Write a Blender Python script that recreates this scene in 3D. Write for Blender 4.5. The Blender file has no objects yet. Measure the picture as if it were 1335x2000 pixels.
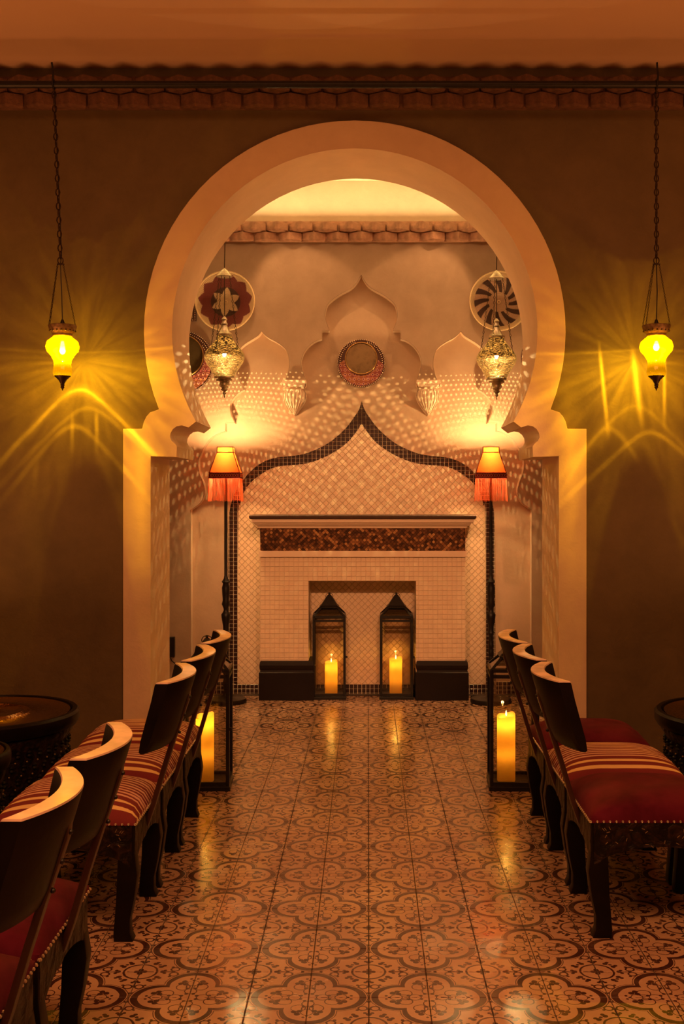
import bpy, bmesh, math, random
from mathutils import Vector, Matrix
from mathutils.geometry import tessellate_polygon
random.seed(7)
C = bpy.context.scene.collection
PI = math.pi
# ---------------------------------------------------------------- camera
F, CX, CY, H = 2183.0, 718.0, 968.0, 1.67          # focal length in px of a 1335x2000 frame, vanishing point, eye height
cam = bpy.data.cameras.new('camera'); co = bpy.data.objects.new('camera', cam); C.objects.link(co)
co.location = (0, 0, H); co.rotation_euler = (PI/2, 0, 0)
cam.sensor_width = 36; cam.lens = F/2000*36
cam.shift_x = -(CX-667.5)/2000; cam.shift_y = (CY-1000)/2000
bpy.context.scene.camera = co
# ---------------------------------------------------------------- world, view
w = bpy.data.worlds.new('world'); bpy.context.scene.world = w; w.use_nodes = True
w.node_tree.nodes['Background'].inputs[0].default_value = (0.02, 0.008, 0.003, 1)
w.node_tree.nodes['Background'].inputs[1].default_value = 0.3
vs = bpy.context.scene.view_settings
vs.view_transform = 'Standard'; vs.look = 'None'; vs.gamma = 1; vs.exposure = 0.0; vs.use_curve_mapping = False
WARM = (1, .50, .19); AMBER = (1, .50, .05)
def area(name, loc, rot, sx, sy, power, color=WARM, spread=180):
    l = bpy.data.lights.new(name, 'AREA'); l.shape = 'RECTANGLE'; l.size = sx; l.size_y = sy; l.energy = power; l.color = color
    l.spread = math.radians(spread)
    o = bpy.data.objects.new(name, l); C.objects.link(o); o.location = loc; o.rotation_euler = rot; return o
def point(name, loc, power, color=WARM, radius=.01, parent=None):
    l = bpy.data.lights.new(name, 'POINT'); l.energy = power; l.color = color; l.shadow_soft_size = radius
    o = bpy.data.objects.new(name, l); C.objects.link(o); o.location = loc
    if parent: o.parent = parent
    return o
def spot(name, loc, target, power, deg, blend=.6, radius=.03, color=WARM):
    l = bpy.data.lights.new(name, 'SPOT'); l.energy = power; l.color = color; l.shadow_soft_size = radius
    l.spot_size = math.radians(deg); l.spot_blend = blend
    o = bpy.data.objects.new(name, l); C.objects.link(o); o.location = loc
    o.rotation_euler = (Vector(target)-Vector(loc)).to_track_quat('-Z', 'Y').to_euler(); return o
# dim room light of the front room (an added overhead area lamp, out of view) and cove strip and two downlights of the niche
L_ROOM = area('room_light', (0, 1.2, 4.2), (math.radians(8), 0, 0), 5, 2.0, 215, (1, .38, .135))
for s in (-1, 1): area('ceiling_fill', (s*3.2, 4.7, .9), (PI, 0, 0), 1.4, 3.0, 62, (1, .35, .10))  # added area lamps, out of view, that lift the ceiling
for s in (-1, 1): spot('ceiling_spotlight', (s*.8, 1.6, 4.25), (-.05+s*.1, 9.1, 1.05), 520, 19, .5, .04, (1, .42, .17))
L_NICHE = area('niche_fill', (-.05, 7.95, 4.25), (.45, 0, 0), 3.2, .25, 12, (1, .50, .21))  # added fill that lifts the niche and the fireplace front
L_COVE = area('cove_light', (-.05, 9.235, 3.975), (PI+.25, 0, 0), 4.4, .05, 28, (1, .76, .34))
for s in (-1, 1):
    spot('niche_downlight', (-.05+s*.80, 8.6, 4.28), (-.05+s*.30, 9.4, 2.6), 30, 57, .35, .015, (1, .50, .19))
# ---------------------------------------------------------------- helpers
YW, YWB, YP, YR = 7.10, 7.74, 9.30, 9.40          # arch wall front, back; overlay front, recessed plaster front
def X(px, Y): return (px-CX)*Y/F
def Z(py, Y): return H-(py-CY)*Y/F
class MB:
    def __init__(s): s.v = []; s.f = []
    def add(s, vs_, fs):
        n = len(s.v); s.v += [tuple(p) for p in vs_]; s.f += [tuple(i+n for i in f) for f in fs]; return s
    def box(s, x0, x1, y0, y1, z0, z1):
        return s.add([(x0,y0,z0),(x1,y0,z0),(x1,y1,z0),(x0,y1,z0),(x0,y0,z1),(x1,y0,z1),(x1,y1,z1),(x0,y1,z1)],
                     [(0,3,2,1),(4,5,6,7),(0,1,5,4),(1,2,6,5),(2,3,7,6),(3,0,4,7)])
    def lathe(s, prof, c=(0,0,0), n=32, caps=True, axis='Z'):
        vs_, fs = [], []
        for r, z in prof:
            for i in range(n):
                a = 2*PI*i/n
                if axis == 'Z': vs_.append((c[0]+r*math.cos(a), c[1]+r*math.sin(a), c[2]+z))
                else: vs_.append((c[0]+r*math.cos(a), c[1]-z, c[2]+r*math.sin(a)))
        m = len(prof)
        for j in range(m-1):
            for i in range(n):
                k = (i+1) % n; fs.append((j*n+i, j*n+k, (j+1)*n+k, (j+1)*n+i))
        if caps:
            fs.append(tuple(range(n-1, -1, -1))); fs.append(tuple((m-1)*n+i for i in range(n)))
        return s.add(vs_, fs)
    def loft(s, rings, caps=True):
        n = len(rings[0]); vs_ = [p for r in rings for p in r]; fs = []
        for j in range(len(rings)-1):
            for i in range(n):
                k = (i+1) % n; fs.append((j*n+i, j*n+k, (j+1)*n+k, (j+1)*n+i))
        if caps:
            fs.append(tuple(range(n-1, -1, -1))); fs.append(tuple((len(rings)-1)*n+i for i in range(n)))
        return s.add(vs_, fs)
    def tube(s, pts, r, n=8, closed=False):
        pts = [Vector(p) for p in pts]; m = len(pts); rings = []
        up = Vector((0.13, 0.31, 0.94)).normalized(); prev = None
        for i, p in enumerate(pts):
            a = pts[(i-1) % m] if (closed or i > 0) else p
            b = pts[(i+1) % m] if (closed or i < m-1) else p
            t = (b-a).normalized()
            if prev is None:
                u = t.cross(up if abs(t.dot(up)) < .9 else Vector((1, 0, 0))).normalized()
            else: u = (prev-t*prev.dot(t)).normalized()
            prev = u; v = t.cross(u); rr = r[i] if isinstance(r, (list, tuple)) else r
            rings.append([p+(u*math.cos(2*PI*k/n)+v*math.sin(2*PI*k/n))*rr for k in range(n)])
        if closed:
            vs_ = [q for g in rings for q in g]; fs = []
            for j in range(m):
                for k in range(n):
                    j2 = (j+1) % m; k2 = (k+1) % n; fs.append((j*n+k, j*n+k2, j2*n+k2, j2*n+k))
            return s.add(vs_, fs)
        return s.loft(rings)
    def bar(s, a, b, t):                                   # square bar between two points
        a, b = Vector(a), Vector(b); d = (b-a).normalized()
        u = d.cross(Vector((0,1,0))) if abs(d.y) < .9 else d.cross(Vector((0,0,1)))
        u.normalize(); v = d.cross(u); h = t/2
        return s.loft([[p+u*h*x+v*h*y for x, y in ((-1,-1),(1,-1),(1,1),(-1,1))] for p in (a, b)])
    def prism(s, poly, y0, y1):                            # polygon in the xz plane, front y0, back y1
        poly = [p for i, p in enumerate(poly) if (Vector(p)-Vector(poly[i-1])).length > 1e-6]
        n = len(poly); tri = tessellate_polygon([[Vector((p[0], p[1], 0)) for p in poly]])
        vs_ = [(x, y0, z) for x, z in poly]+[(x, y1, z) for x, z in poly]
        fs = [tuple(t) for t in tri]+[tuple(i+n for i in reversed(t)) for t in tri]
        fs += [(i, (i+1) % n, (i+1) % n+n, i+n) for i in range(n)]
        return s.add(vs_, fs)
    def ball(s, c, r, squash=1.0, n=6, m=4):
        prof = [(max(1e-5, r*math.sin(PI*j/m)), -r*squash*math.cos(PI*j/m)) for j in range(m+1)]
        return s.lathe(prof, c, n, False)
    def build(s, name, mat, parent=None, smooth=None, bevel=0, recalc=True, loc=None):
        me = bpy.data.meshes.new(name); bm = bmesh.new()
        bv = [bm.verts.new(p) for p in s.v]
        for f in s.f:
            try: bm.faces.new([bv[i] for i in f])
            except ValueError: pass
        if recalc: bmesh.ops.recalc_face_normals(bm, faces=bm.faces)
        if bevel:
            es = [e for e in bm.edges if len(e.link_faces) == 2 and e.calc_face_angle(0) > .6]
            bmesh.ops.bevel(bm, geom=es, offset=bevel, segments=2, affect='EDGES', profile=.6, clamp_overlap=True)
        bm.to_mesh(me); bm.free(); me.materials.append(mat)
        if smooth:
            me.shade_smooth() if hasattr(me, 'shade_smooth') else None
            try: me.set_sharp_from_angle(angle=math.radians(smooth))
            except Exception: pass
        o = bpy.data.objects.new(name, me); C.objects.link(o)
        if parent: o.parent = parent
        if loc is not None: o.location = loc
        return o
def tag(o, label=None, cat=None, group=None, kind=None):
    if label: o['label'] = label
    if cat: o['category'] = cat
    if group: o['group'] = group
    if kind: o['kind'] = kind
    return o
def empty(name, loc, label, cat, group=None, rz=0):
    o = bpy.data.objects.new(name, None); C.objects.link(o); o.location = loc; o.rotation_euler.z = rz; o.empty_display_size = .1
    return tag(o, label, cat, group)
def copy_tree(o, loc=None, parent=None, label=None):
    c = o.copy(); C.objects.link(c); c.parent = parent
    if loc is not None: c.location = loc
    if label: c['label'] = label
    for ch in list(o.children): copy_tree(ch, None, c)
    return c
def clip(subj, win):                                        # clip a polygon against a convex ccw window
    out = subj
    for i in range(len(win)):
        a, b = win[i], win[(i+1) % len(win)]; inp, out = out, []
        if not inp: return []
        d = lambda p: (b[0]-a[0])*(p[1]-a[1])-(b[1]-a[1])*(p[0]-a[0])
        for j in range(len(inp)):
            p, q = inp[j-1], inp[j]; dp, dq = d(p), d(q)
            if (dp >= 0) != (dq >= 0):
                t = dp/(dp-dq); out.append((p[0]+(q[0]-p[0])*t, p[1]+(q[1]-p[1])*t))
            if dq >= 0: out.append(q)
    return out
def parea(p): return abs(sum(p[i-1][0]*p[i][1]-p[i][0]*p[i-1][1] for i in range(len(p))))/2
def tile_field(subj_list, pitch, gap, diag, org, keep=None):
    """list of (centre, polygon, is_whole) of square tiles cut to the outlines"""
    res = []; xs = [p[0] for s_ in subj_list for p in s_]; zs = [p[1] for s_ in subj_list for p in s_]
    h = (pitch-gap)/2; ca, sa = (math.cos(PI/4), math.sin(PI/4)) if diag else (1, 0)
    R_ = int(max(max(xs)-min(xs), max(zs)-min(zs))*1.6/pitch)+3; cx, cz = (min(xs)+max(xs))/2, (min(zs)+max(zs))/2
    ou, ov = (cx-org[0])*ca+(cz-org[1])*sa, -(cx-org[0])*sa+(cz-org[1])*ca
    iu, iv = round(ou/pitch), round(ov/pitch)
    for i in range(iu-R_//1, iu+R_+1):
        for j in range(iv-R_, iv+R_+1):
            u, v = i*pitch, j*pitch; x, z = org[0]+u*ca-v*sa, org[1]+u*sa+v*ca
            if x < min(xs)-pitch or x > max(xs)+pitch or z < min(zs)-pitch or z > max(zs)+pitch: continue
            if keep and not keep(x, z): continue
            win = [(x+(a*ca-b*sa)*h, z+(a*sa+b*ca)*h) for a, b in ((-1,-1),(1,-1),(1,1),(-1,1))]
            for s_ in subj_list:
                p = clip(s_, win)
                if len(p) >= 3:
                    A = parea(p)
                    if A > (2*h)**2*.04: res.append(((x, z), p, A > (2*h)**2*.999))
    return res
def tile_mesh(tiles, y0, y1, bev=.0015):
    mb = MB()
    for (c, p, whole) in tiles:
        cx = sum(q[0] for q in p)/len(p); cz = sum(q[1] for q in p)/len(p)
        rad = max(math.hypot(q[0]-cx, q[1]-cz) for q in p); k = max(.5, 1-bev*1.4/rad); n = len(p)
        dy = random.uniform(-.0006, .0006)
        mb.add([(x, y1, z) for x, z in p]+[(x, y0+bev+dy, z) for x, z in p]+[(cx+(x-cx)*k, y0+dy, cz+(z-cz)*k) for x, z in p],
               [(i, (i+1) % n, (i+1) % n+n, i+n) for i in range(n)]+[(i+n, (i+1) % n+n, (i+1) % n+2*n, i+2*n) for i in range(n)]+[tuple(range(2*n, 3*n))])
    return mb
# ---------------------------------------------------------------- node helpers
class NT:
    def __init__(s, name):
        s.m = bpy.data.materials.new(name); s.m.use_nodes = True; s.t = s.m.node_tree
        s.n = s.t.nodes; s.l = s.t.links; s.b = s.n['Principled BSDF']; s.out = s.n['Material Output']
    def node(s, ty, **kw):
        x = s.n.new(ty)
        for k, v in kw.items(): setattr(x, k, v)
        return x
    def put(s, sock, v):
        if v is None: return
        if isinstance(v, bpy.types.NodeSocket): s.l.new(v, sock)
        else: sock.default_value = v
    def math(s, op, a, b=None, c=None, clamp=False):
        x = s.node('ShaderNodeMath', operation=op, use_clamp=clamp)
        for i, q in enumerate((a, b, c)): s.put(x.inputs[i], q)
        return x.outputs[0]
    def vm(s, op, a, b=None, scale=None):
        x = s.node('ShaderNodeVectorMath', operation=op); s.put(x.inputs[0], a)
        if b is not None: s.put(x.inputs[1], b)
        if scale is not None: s.put(x.inputs['Scale'], scale)
        return x.outputs['Value'] if op in ('DISTANCE', 'LENGTH', 'DOT_PRODUCT') else x.outputs[0]
    def xyz(s, v):
        x = s.node('ShaderNodeSeparateXYZ'); s.put(x.inputs[0], v); return x.outputs
    def comb(s, a, b, c=0.0):
        x = s.node('ShaderNodeCombineXYZ')
        for i, q in enumerate((a, b, c)): s.put(x.inputs[i], q)
        return x.outputs[0]
    def coord(s, k='Object'): return s.node('ShaderNodeTexCoord').outputs[k]
    def pos(s): return s.node('ShaderNodeNewGeometry').outputs['Position']
    def noise(s, v, scale, detail=3, rough=.55, dist=0):
        x = s.node('ShaderNodeTexNoise'); s.put(x.inputs['Vector'], v); x.inputs['Scale'].default_value = scale
        x.inputs['Detail'].default_value = detail; x.inputs['Roughness'].default_value = rough; x.inputs['Distortion'].default_value = dist
        return x.outputs['Fac']
    def ramp(s, f, a, b, lo=0., hi=1.):
        x = s.node('ShaderNodeMapRange'); s.put(x.inputs['Value'], f)
        for k, v in (('From Min', a), ('From Max', b), ('To Min', lo), ('To Max', hi)): x.inputs[k].default_value = v
        return x.outputs[0]
    def mix(s, f, a, b):
        x = s.node('ShaderNodeMix', data_type='RGBA'); s.put(x.inputs[0], f)
        s.put(x.inputs[6], a if isinstance(a, bpy.types.NodeSocket) else (*a, 1)); s.put(x.inputs[7], b if isinstance(b, bpy.types.NodeSocket) else (*b, 1))
        return x.outputs[2]
    def bump(s, h, strength=.3, dist=.01):
        x = s.node('ShaderNodeBump'); s.put(x.inputs['Height'], h); x.inputs['Strength'].default_value = strength
        x.inputs['Distance'].default_value = dist; s.l.new(x.outputs[0], s.b.inputs['Normal']); return x.outputs[0]
    def set(s, **kw):
        for k, v in kw.items():
            k = k.replace('_', ' ')
            if isinstance(v, tuple) and len(v) == 3: v = (*v, 1)
            s.put(s.b.inputs[k], v)
        return s
def plain(name, col, rough=.5, metal=0., var=.12, scale=8, bump=.15, coat=0., bd=.004, detail=4, spec=.5):
    t = NT(name); p = t.coord(); f = t.noise(p, scale, detail)
    dark = tuple(c*(1-var) for c in col); lite = tuple(min(1, c*(1+var)) for c in col)
    t.set(Base_Color=t.mix(t.ramp(f, .3, .7), dark, lite), Roughness=rough, Metallic=metal, Specular_IOR_Level=spec)
    if coat: t.set(Coat_Weight=coat, Coat_Roughness=.12)
    if bump: t.bump(t.noise(p, scale*4, detail), bump, bd)
    return t.m
M = {}
def plaster(name, col, col2, rough=.75):
    t = NT(name); p = t.pos()
    big = t.noise(p, 1.1, 6, .6, .4); med = t.noise(p, 5.5, 5, .65, .3); fine = t.noise(p, 60, 3)
    f = t.ramp(t.math('ADD', t.math('MULTIPLY', big, .6), t.math('MULTIPLY', med, .4)), .36, .64)
    t.set(Base_Color=t.mix(f, col, col2), Roughness=rough)
    t.bump(t.math('ADD', t.math('MULTIPLY', med, .7), t.math('MULTIPLY', fine, .06)), .35, .02)
    return t.m
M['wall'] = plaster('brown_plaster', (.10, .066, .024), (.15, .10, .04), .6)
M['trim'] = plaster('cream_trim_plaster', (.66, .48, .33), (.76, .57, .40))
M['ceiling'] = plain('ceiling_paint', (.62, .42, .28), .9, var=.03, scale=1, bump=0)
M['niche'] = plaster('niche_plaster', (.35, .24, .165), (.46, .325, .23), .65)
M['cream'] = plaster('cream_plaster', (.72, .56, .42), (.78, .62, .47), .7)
M['recess'] = plaster('recess_plaster', (.46, .33, .235), (.58, .42, .30), .7)
M['niche_ceiling'] = plain('niche_ceiling_paint', (.80, .68, .47), .9, var=.03, scale=1, bump=0)
M['grout_light'] = plain('light_grout', (.72, .60, .44), .8)
M['grout_dark'] = plain('dark_grout', (.05, .03, .02), .9)
M['white_tile'] = plain('cream_glazed_tile', (.74, .58, .42), .28, var=.07, scale=25, bump=.1)
M['dark_tile'] = plain('dark_glazed_tile', (.035, .015, .012), .2, var=.3, scale=25)
M['brick'] = plain('cornice_terracotta', (.44, .24, .16), .85, var=.35, scale=14, bump=.6, bd=.01)
M['brick_dark'] = plain('dark_cornice_terracotta', (.13, .06, .035), .85, var=.4, scale=14, bump=.6, bd=.01)
M['slab'] = plain('mantel_dark_wood', (.06, .03, .02), .3, scale=12)
M['plinth'] = plain('plinth_dark_paint', (.010, .005, .004), .45, spec=.2)
M['iron'] = plain('black_iron', (.012, .009, .008), .42, .3, var=.3, scale=30)
M['chain'] = plain('dark_chain', (.05, .03, .018), .45, .8, var=.3, scale=40)
M['brass'] = plain('aged_brass', (.55, .33, .12), .3, 1.0, var=.3, scale=20)
M['silver'] = plain('aged_silver', (.55, .47, .36), .35, 1.0, var=.35, scale=30)
M['lacquer'] = plain('dark_lacquered_wood', (.006, .003, .0025), .42, var=.4, scale=10, bump=.1, spec=.16)
M['crest'] = plain('wood_top_painted_light', (.72, .50, .39), .45, var=.3, scale=10, bump=.05, coat=.1)  # light from above and niche reflection put into the pale base colour
M['carved'] = None
def carved():
    t = NT('carved_dark_wood'); p = t.coord()
    v = t.node('ShaderNodeTexVoronoi'); t.put(v.inputs['Vector'], p); v.inputs['Scale'].default_value = 22
    n = t.noise(p, 18, 4, .6, 1.5)
    t.set(Base_Color=t.mix(t.ramp(n, .45, .7), (.006, .003, .002), (.035, .015, .007)), Roughness=.42, Specular_IOR_Level=.2)
    t.bump(t.math('ADD', v.outputs['Distance'], n), .8, .012); return t.m
M['carved'] = carved()
def velvet():
    t = NT('maroon_velvet'); p = t.coord(); n = t.noise(p, 6, 4)
    t.set(Base_Color=t.mix(t.ramp(n, .35, .7), (.060, .0035, .011), (.125, .010, .026)), Roughness=.85, Specular_IOR_Level=.08, Sheen_Weight=.08, Sheen_Roughness=.4, Sheen_Tint=(.9, .3, .3))
    t.bump(t.noise(p, 150, 2), .15, .002); return t.m
M['velvet'] = velvet()
def stripes():
    t = NT('striped_fabric'); o = t.xyz(t.coord()); y = t.math('ADD', o[1], .27)      # 0 at the camera-side edge of the seat
    y = t.math('ADD', y, t.math('MULTIPLY', t.math('SUBTRACT', t.noise(t.coord(), 7, 2), .5), .006))
    fine = t.math('GREATER_THAN', t.math('FRACT', t.math('DIVIDE', y, .031)), .50)
    wide = t.math('MAXIMUM', t.math('COMPARE', y, .048, .010), t.math('COMPARE', y, .096, .010))
    near = t.math('LESS_THAN', y, .125)
    m_ = t.math('ADD', t.math('MULTIPLY', fine, t.math('SUBTRACT', 1.0, near)), t.math('MULTIPLY', wide, near))
    hot = t.mix(near, (.62, .36, .26), (.70, .47, .20))
    t.set(Base_Color=t.mix(m_, (.17, .025, .028), hot), Roughness=.85, Specular_IOR_Level=.15)
    t.bump(t.noise(t.coord(), 120, 2), .2, .002); return t.m
M['stripe'] = stripes()
def floor_mat():
    t = NT('patterned_cement_tile'); p = t.pos()
    wob = t.vm('SCALE', t.vm('SUBTRACT', t.comb(t.noise(p, 22, 3), t.noise(t.vm('ADD', p, (7., 3., 1.)), 22, 3)), (.5, .5, .0)), scale=.0065)
    q = t.xyz(t.vm('ADD', p, wob))
    u = t.math('ABSOLUTE', t.math('SUBTRACT', t.math('FRACT', t.math('DIVIDE', t.math('SUBTRACT', q[0], .003), .4)), .5))
    v = t.math('ABSOLUTE', t.math('SUBTRACT', t.math('FRACT', t.math('DIVIDE', t.math('SUBTRACT', q[1], 4.32), .4)), .5))
    m_, n_ = t.math('MAXIMUM', u, v), t.math('MINIMUM', u, v); A = t.comb(m_, n_)
    cu, cv = t.math('SUBTRACT', .5, u), t.math('SUBTRACT', .5, v)
    cm, cn = t.math('MAXIMUM', cu, cv), t.math('MINIMUM', cu, cv); B = t.comb(cm, cn)
    disc = lambda P, x, y, r: t.math('LESS_THAN', t.vm('DISTANCE', P, (x, y, 0.)), r)
    ring = lambda P, x, y, r, e: t.math('COMPARE', t.vm('DISTANCE', P, (x, y, 0.)), r, e)
    def box(P, x, y, hx, hy):
        c = t.xyz(P); return t.math('MULTIPLY', t.math('COMPARE', c[0], x, hx), t.math('COMPARE', c[1], y, hy))
    def uni(l):
        r = l[0]
        for z in l[1:]: r = t.math('MAXIMUM', r, z)
        return r
    outer = disc(A, .250, 0., .230); inner = disc(A, .228, 0., .193)
    band = t.math('SUBTRACT', outer, inner, clamp=True)
    thick = uni([band, ring(A, .25, 0., .243, .0035)])
    thick = t.math('MULTIPLY', thick, t.math('SUBTRACT', 1., disc(A, .19, 0., .19)), clamp=True)
    motif_in = uni([disc(A, .300, .078, .026), disc(A, .262, .106, .024), disc(A, .252, .062, .024), box(A, .215, .046, .03, .006),
                    disc(A, .355, .028, .013), disc(A, .33, .0, .012), ring(A, .195, .075, .058, .0045), ring(A, .115, .0, .05, .0045),
                    disc(A, .065, .03, .016), disc(A, .0, .0, .028), box(A, .2, .0, .1, .004), disc(A, .17, .035, .016), ring(A, .27, .0, .05, .004)])
    motif_in = t.math('MULTIPLY', motif_in, inner)
    motif_out = uni([ring(B, 0., 0., .145, .0095), disc(B, .036, 0., .024), disc(B, 0., 0., .03), box(B, .07, 0., .05, .006),
                     disc(B, .195, .0, .024), disc(B, .215, .028, .016), box(B, .23, 0., .05, .008), disc(B, .288, .0, .018), ring(B, .30, .05, .036, .008),
                     disc(B, .165, .105, .024), disc(B, .19, .125, .018), disc(B, .145, .145, .016), disc(B, .27, .095, .014), disc(B, .42, .01, .014)])
    motif_out = t.math('MULTIPLY', motif_out, t.math('SUBTRACT', 1., outer))
    pat = uni([thick, motif_in, motif_out])
    wear = t.noise(p, 9, 5, .65); pat = t.math('MULTIPLY', pat, t.ramp(wear, .25, .55, .82, 1.))
    tint = t.noise(p, 2.3, 5, .6)
    light = t.mix(t.ramp(tint, .35, .65), (.40, .235, .150), (.52, .33, .205))
    t.set(Base_Color=t.mix(pat, light, (.055, .020, .013)), Roughness=t.ramp(t.noise(p, 3.5, 6, .7, .6), .3, .7, .12, .30), Specular_IOR_Level=.8)
    t.bump(t.math('ADD', t.noise(p, 3.0, 3), t.math('MULTIPLY', t.noise(p, 30, 3), .12)), .25, .02)
    return t.m
M['floor'] = floor_mat()
def frieze():
    t = NT('brown_shell_mosaic'); o = t.xyz(t.coord()); P = .0215
    a = t.math('FLOOR', t.math('DIVIDE', t.math('ADD', o[0], o[2]), P*1.4142)); b = t.math('FLOOR', t.math('DIVIDE', t.math('SUBTRACT', o[0], o[2]), P*1.4142))
    wn = t.node('ShaderNodeTexWhiteNoise', noise_dimensions='3D'); t.put(wn.inputs['Vector'], t.comb(a, b, 0.))
    cr = t.node('ShaderNodeValToRGB'); t.put(cr.inputs[0], wn.outputs['Value']); e = cr.color_ramp.elements
    e[0].color = (.05, .02, .01, 1); e[1].color = (.62, .33, .13, 1); e[1].position = 1
    k = e.new(.55); k.color = (.17, .07, .03, 1); k = e.new(.85); k.color = (.33, .14, .055, 1)
    t.set(Base_Color=cr.outputs[0], Roughness=.25, Metallic=.35); return t.m
M['frieze'] = frieze()
# ---------------------------------------------------------------- the setting
XL, XR, YB, ZC = -4.2, 4.2, -1.6, 4.385
NXL, NXR, NZC = -2.35, 2.25, 4.32
def struct(o): return tag(o, kind='structure')
floor = struct(MB().box(XL-.1, XR+.1, YB-.1, 9.6, -.12, -.0025).build('floor', M['grout_dark']))
def floor_tile_mb(cx=0, cy=0):
    mb = MB(); h = .0985
    r0 = [(cx+a*h, cy+b*h, -.010) for a, b in ((-1,-1),(1,-1),(1,1),(-1,1))]
    r1 = [(cx+a*h, cy+b*h, -.0012) for a, b in ((-1,-1),(1,-1),(1,1),(-1,1))]
    r2 = [(cx+a*(h-.0015), cy+b*(h-.0015), 0.) for a, b in ((-1,-1),(1,-1),(1,1),(-1,1))]
    mb.loft([r0, r1, r2]); return mb
t0 = None; rest = MB(); cnt = 0
for j in range(-30, 26):
    for i in range(-21, 21):
        x, y = .103+i*.2, 4.42+j*.2
        if abs(y-YB) < .1 or y < YB: continue
        if y > 9.38: continue
        if YW-.02 < y < YWB+.02 and abs(x+.08) > 1.35: continue
        if abs(x) < 1.1 and 3.4 < y < 8.85 and cnt < 300:
            cnt += 1
            if t0 is None: t0 = floor_tile_mb().build('floor_tile', M['floor'], floor, loc=(x, y, 0))
            else:
                c = t0.copy(); C.objects.link(c); c.location = (x, y, 0)
        else:
            h = .0985; rest.add([(x+a*h, y+b*h, z) for z in (-.006, 0) for a, b in ((-1,-1),(1,-1),(1,1),(-1,1))],
                                [(4,5,6,7),(0,1,5,4),(1,2,6,5),(2,3,7,6),(3,0,4,7)])
tag(rest.build('floor_tiles', M['floor'], floor), kind='stuff')
struct(MB().box(XL-.1, XR+.1, YB-.1, YW+.3, ZC, ZC+.12).build('ceiling', M['ceiling']))
struct(MB().box(NXL-.1, NXR+.1, YWB-.3, 9.6, NZC, NZC+.12).build('ceiling', M['niche_ceiling']))
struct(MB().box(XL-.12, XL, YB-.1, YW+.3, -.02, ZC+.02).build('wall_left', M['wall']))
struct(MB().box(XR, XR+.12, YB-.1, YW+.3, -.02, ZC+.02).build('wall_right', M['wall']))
struct(MB().box(XL, XR, YB-.12, YB, -.02, ZC+.02).build('wall_rear', M['wall']))
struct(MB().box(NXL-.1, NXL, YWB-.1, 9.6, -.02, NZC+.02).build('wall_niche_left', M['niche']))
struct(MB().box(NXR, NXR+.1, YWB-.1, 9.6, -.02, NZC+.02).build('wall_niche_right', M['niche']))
# arch profiles, in px around the axis at 692.5 on the plane YW
sW = YW/F; AX = X(692.5, YW)
def wpt(dx, py): return (AX+dx*sW, H-(py-CY)*sW)
def arc(cy, r, y_end, n=26):
    a1 = math.asin((y_end-cy)/r); return [(r*math.cos(a), cy+r*math.sin(a)) for a in [(-PI/2)+(a1+PI/2)*k/n for k in range(n+1)]]
inner = arc(648, 357, 824)
inner += [(323.5, 833.5)]
inner += [(336, 829.5), (347, 831.5), (355, 837.5), (360, 846), (361, 855), (357, 863), (350, 869), (347.5, 872.5), (347.5, 891), (398.5, 891)]
outer = arc(648, 410, 800)
outer += [(398, 806), (405, 814), (410, 824), (413.5, 838), (450.5, 838)]
def mirror(half, tail):    # closed path right half from apex down, then floor, then mirrored left back to apex
    r = [wpt(dx, y) for dx, y in half]; l = [wpt(-dx, y) for dx, y in half]
    r.append((r[-1][0], tail)); l.append((l[-1][0], tail)); return r, l
ri, li = mirror(inner, -.02); ro, lo = mirror(outer, -.02)
wall_poly = [(XL, -.02), (XL, ZC+.02)]+[(XR, ZC+.02), (XR, -.02)]+ri[::-1]+li[1:]
wall_poly = [(XL, -.02)]+li[::-1]+ri[1:]+[(XR, -.02), (XR, ZC+.02), (XL, ZC+.02)]
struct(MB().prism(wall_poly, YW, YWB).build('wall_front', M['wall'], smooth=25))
# cream band around the opening and cream lining of the opening
trim = MB().prism(lo[::-1]+ro[1:]+ri[::-1]+li[1:], YW-.03, YW+.01)
struct(trim.build('trim_1', M['trim'], bevel=.004))
lin = MB(); path = li[::-1]+ri[1:]; n = len(path)
inn = []
for i, p in enumerate(path):                 # lining: 1.2 cm thick shell following the profile
    a = Vector(path[max(0, i-1)]); b = Vector(path[min(n-1, i+1)]); d = (b-a).normalized(); nrm = Vector((d.y, -d.x)); inn.append((p[0]+nrm.x*.006, p[1]+nrm.y*.006))
vs_ = [(x, y, z) for (x, z) in inn for y in (YW-.0305, YWB+.004)]
lin.add(vs_, [(2*i, 2*i+2, 2*i+3, 2*i+1) for i in range(n-1)])
lipv = [q for (a, b), (c_, d_) in zip(inn, path) for q in ((a, YW-.0305, b), (2*c_-a, YW-.0305, 2*d_-b))]
lin.add(lipv, [(2*i, 2*i+1, 2*i+3, 2*i+2) for i in range(n-1)])
struct(lin.build('trim_2', M['trim'], smooth=35, recalc=False))
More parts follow.
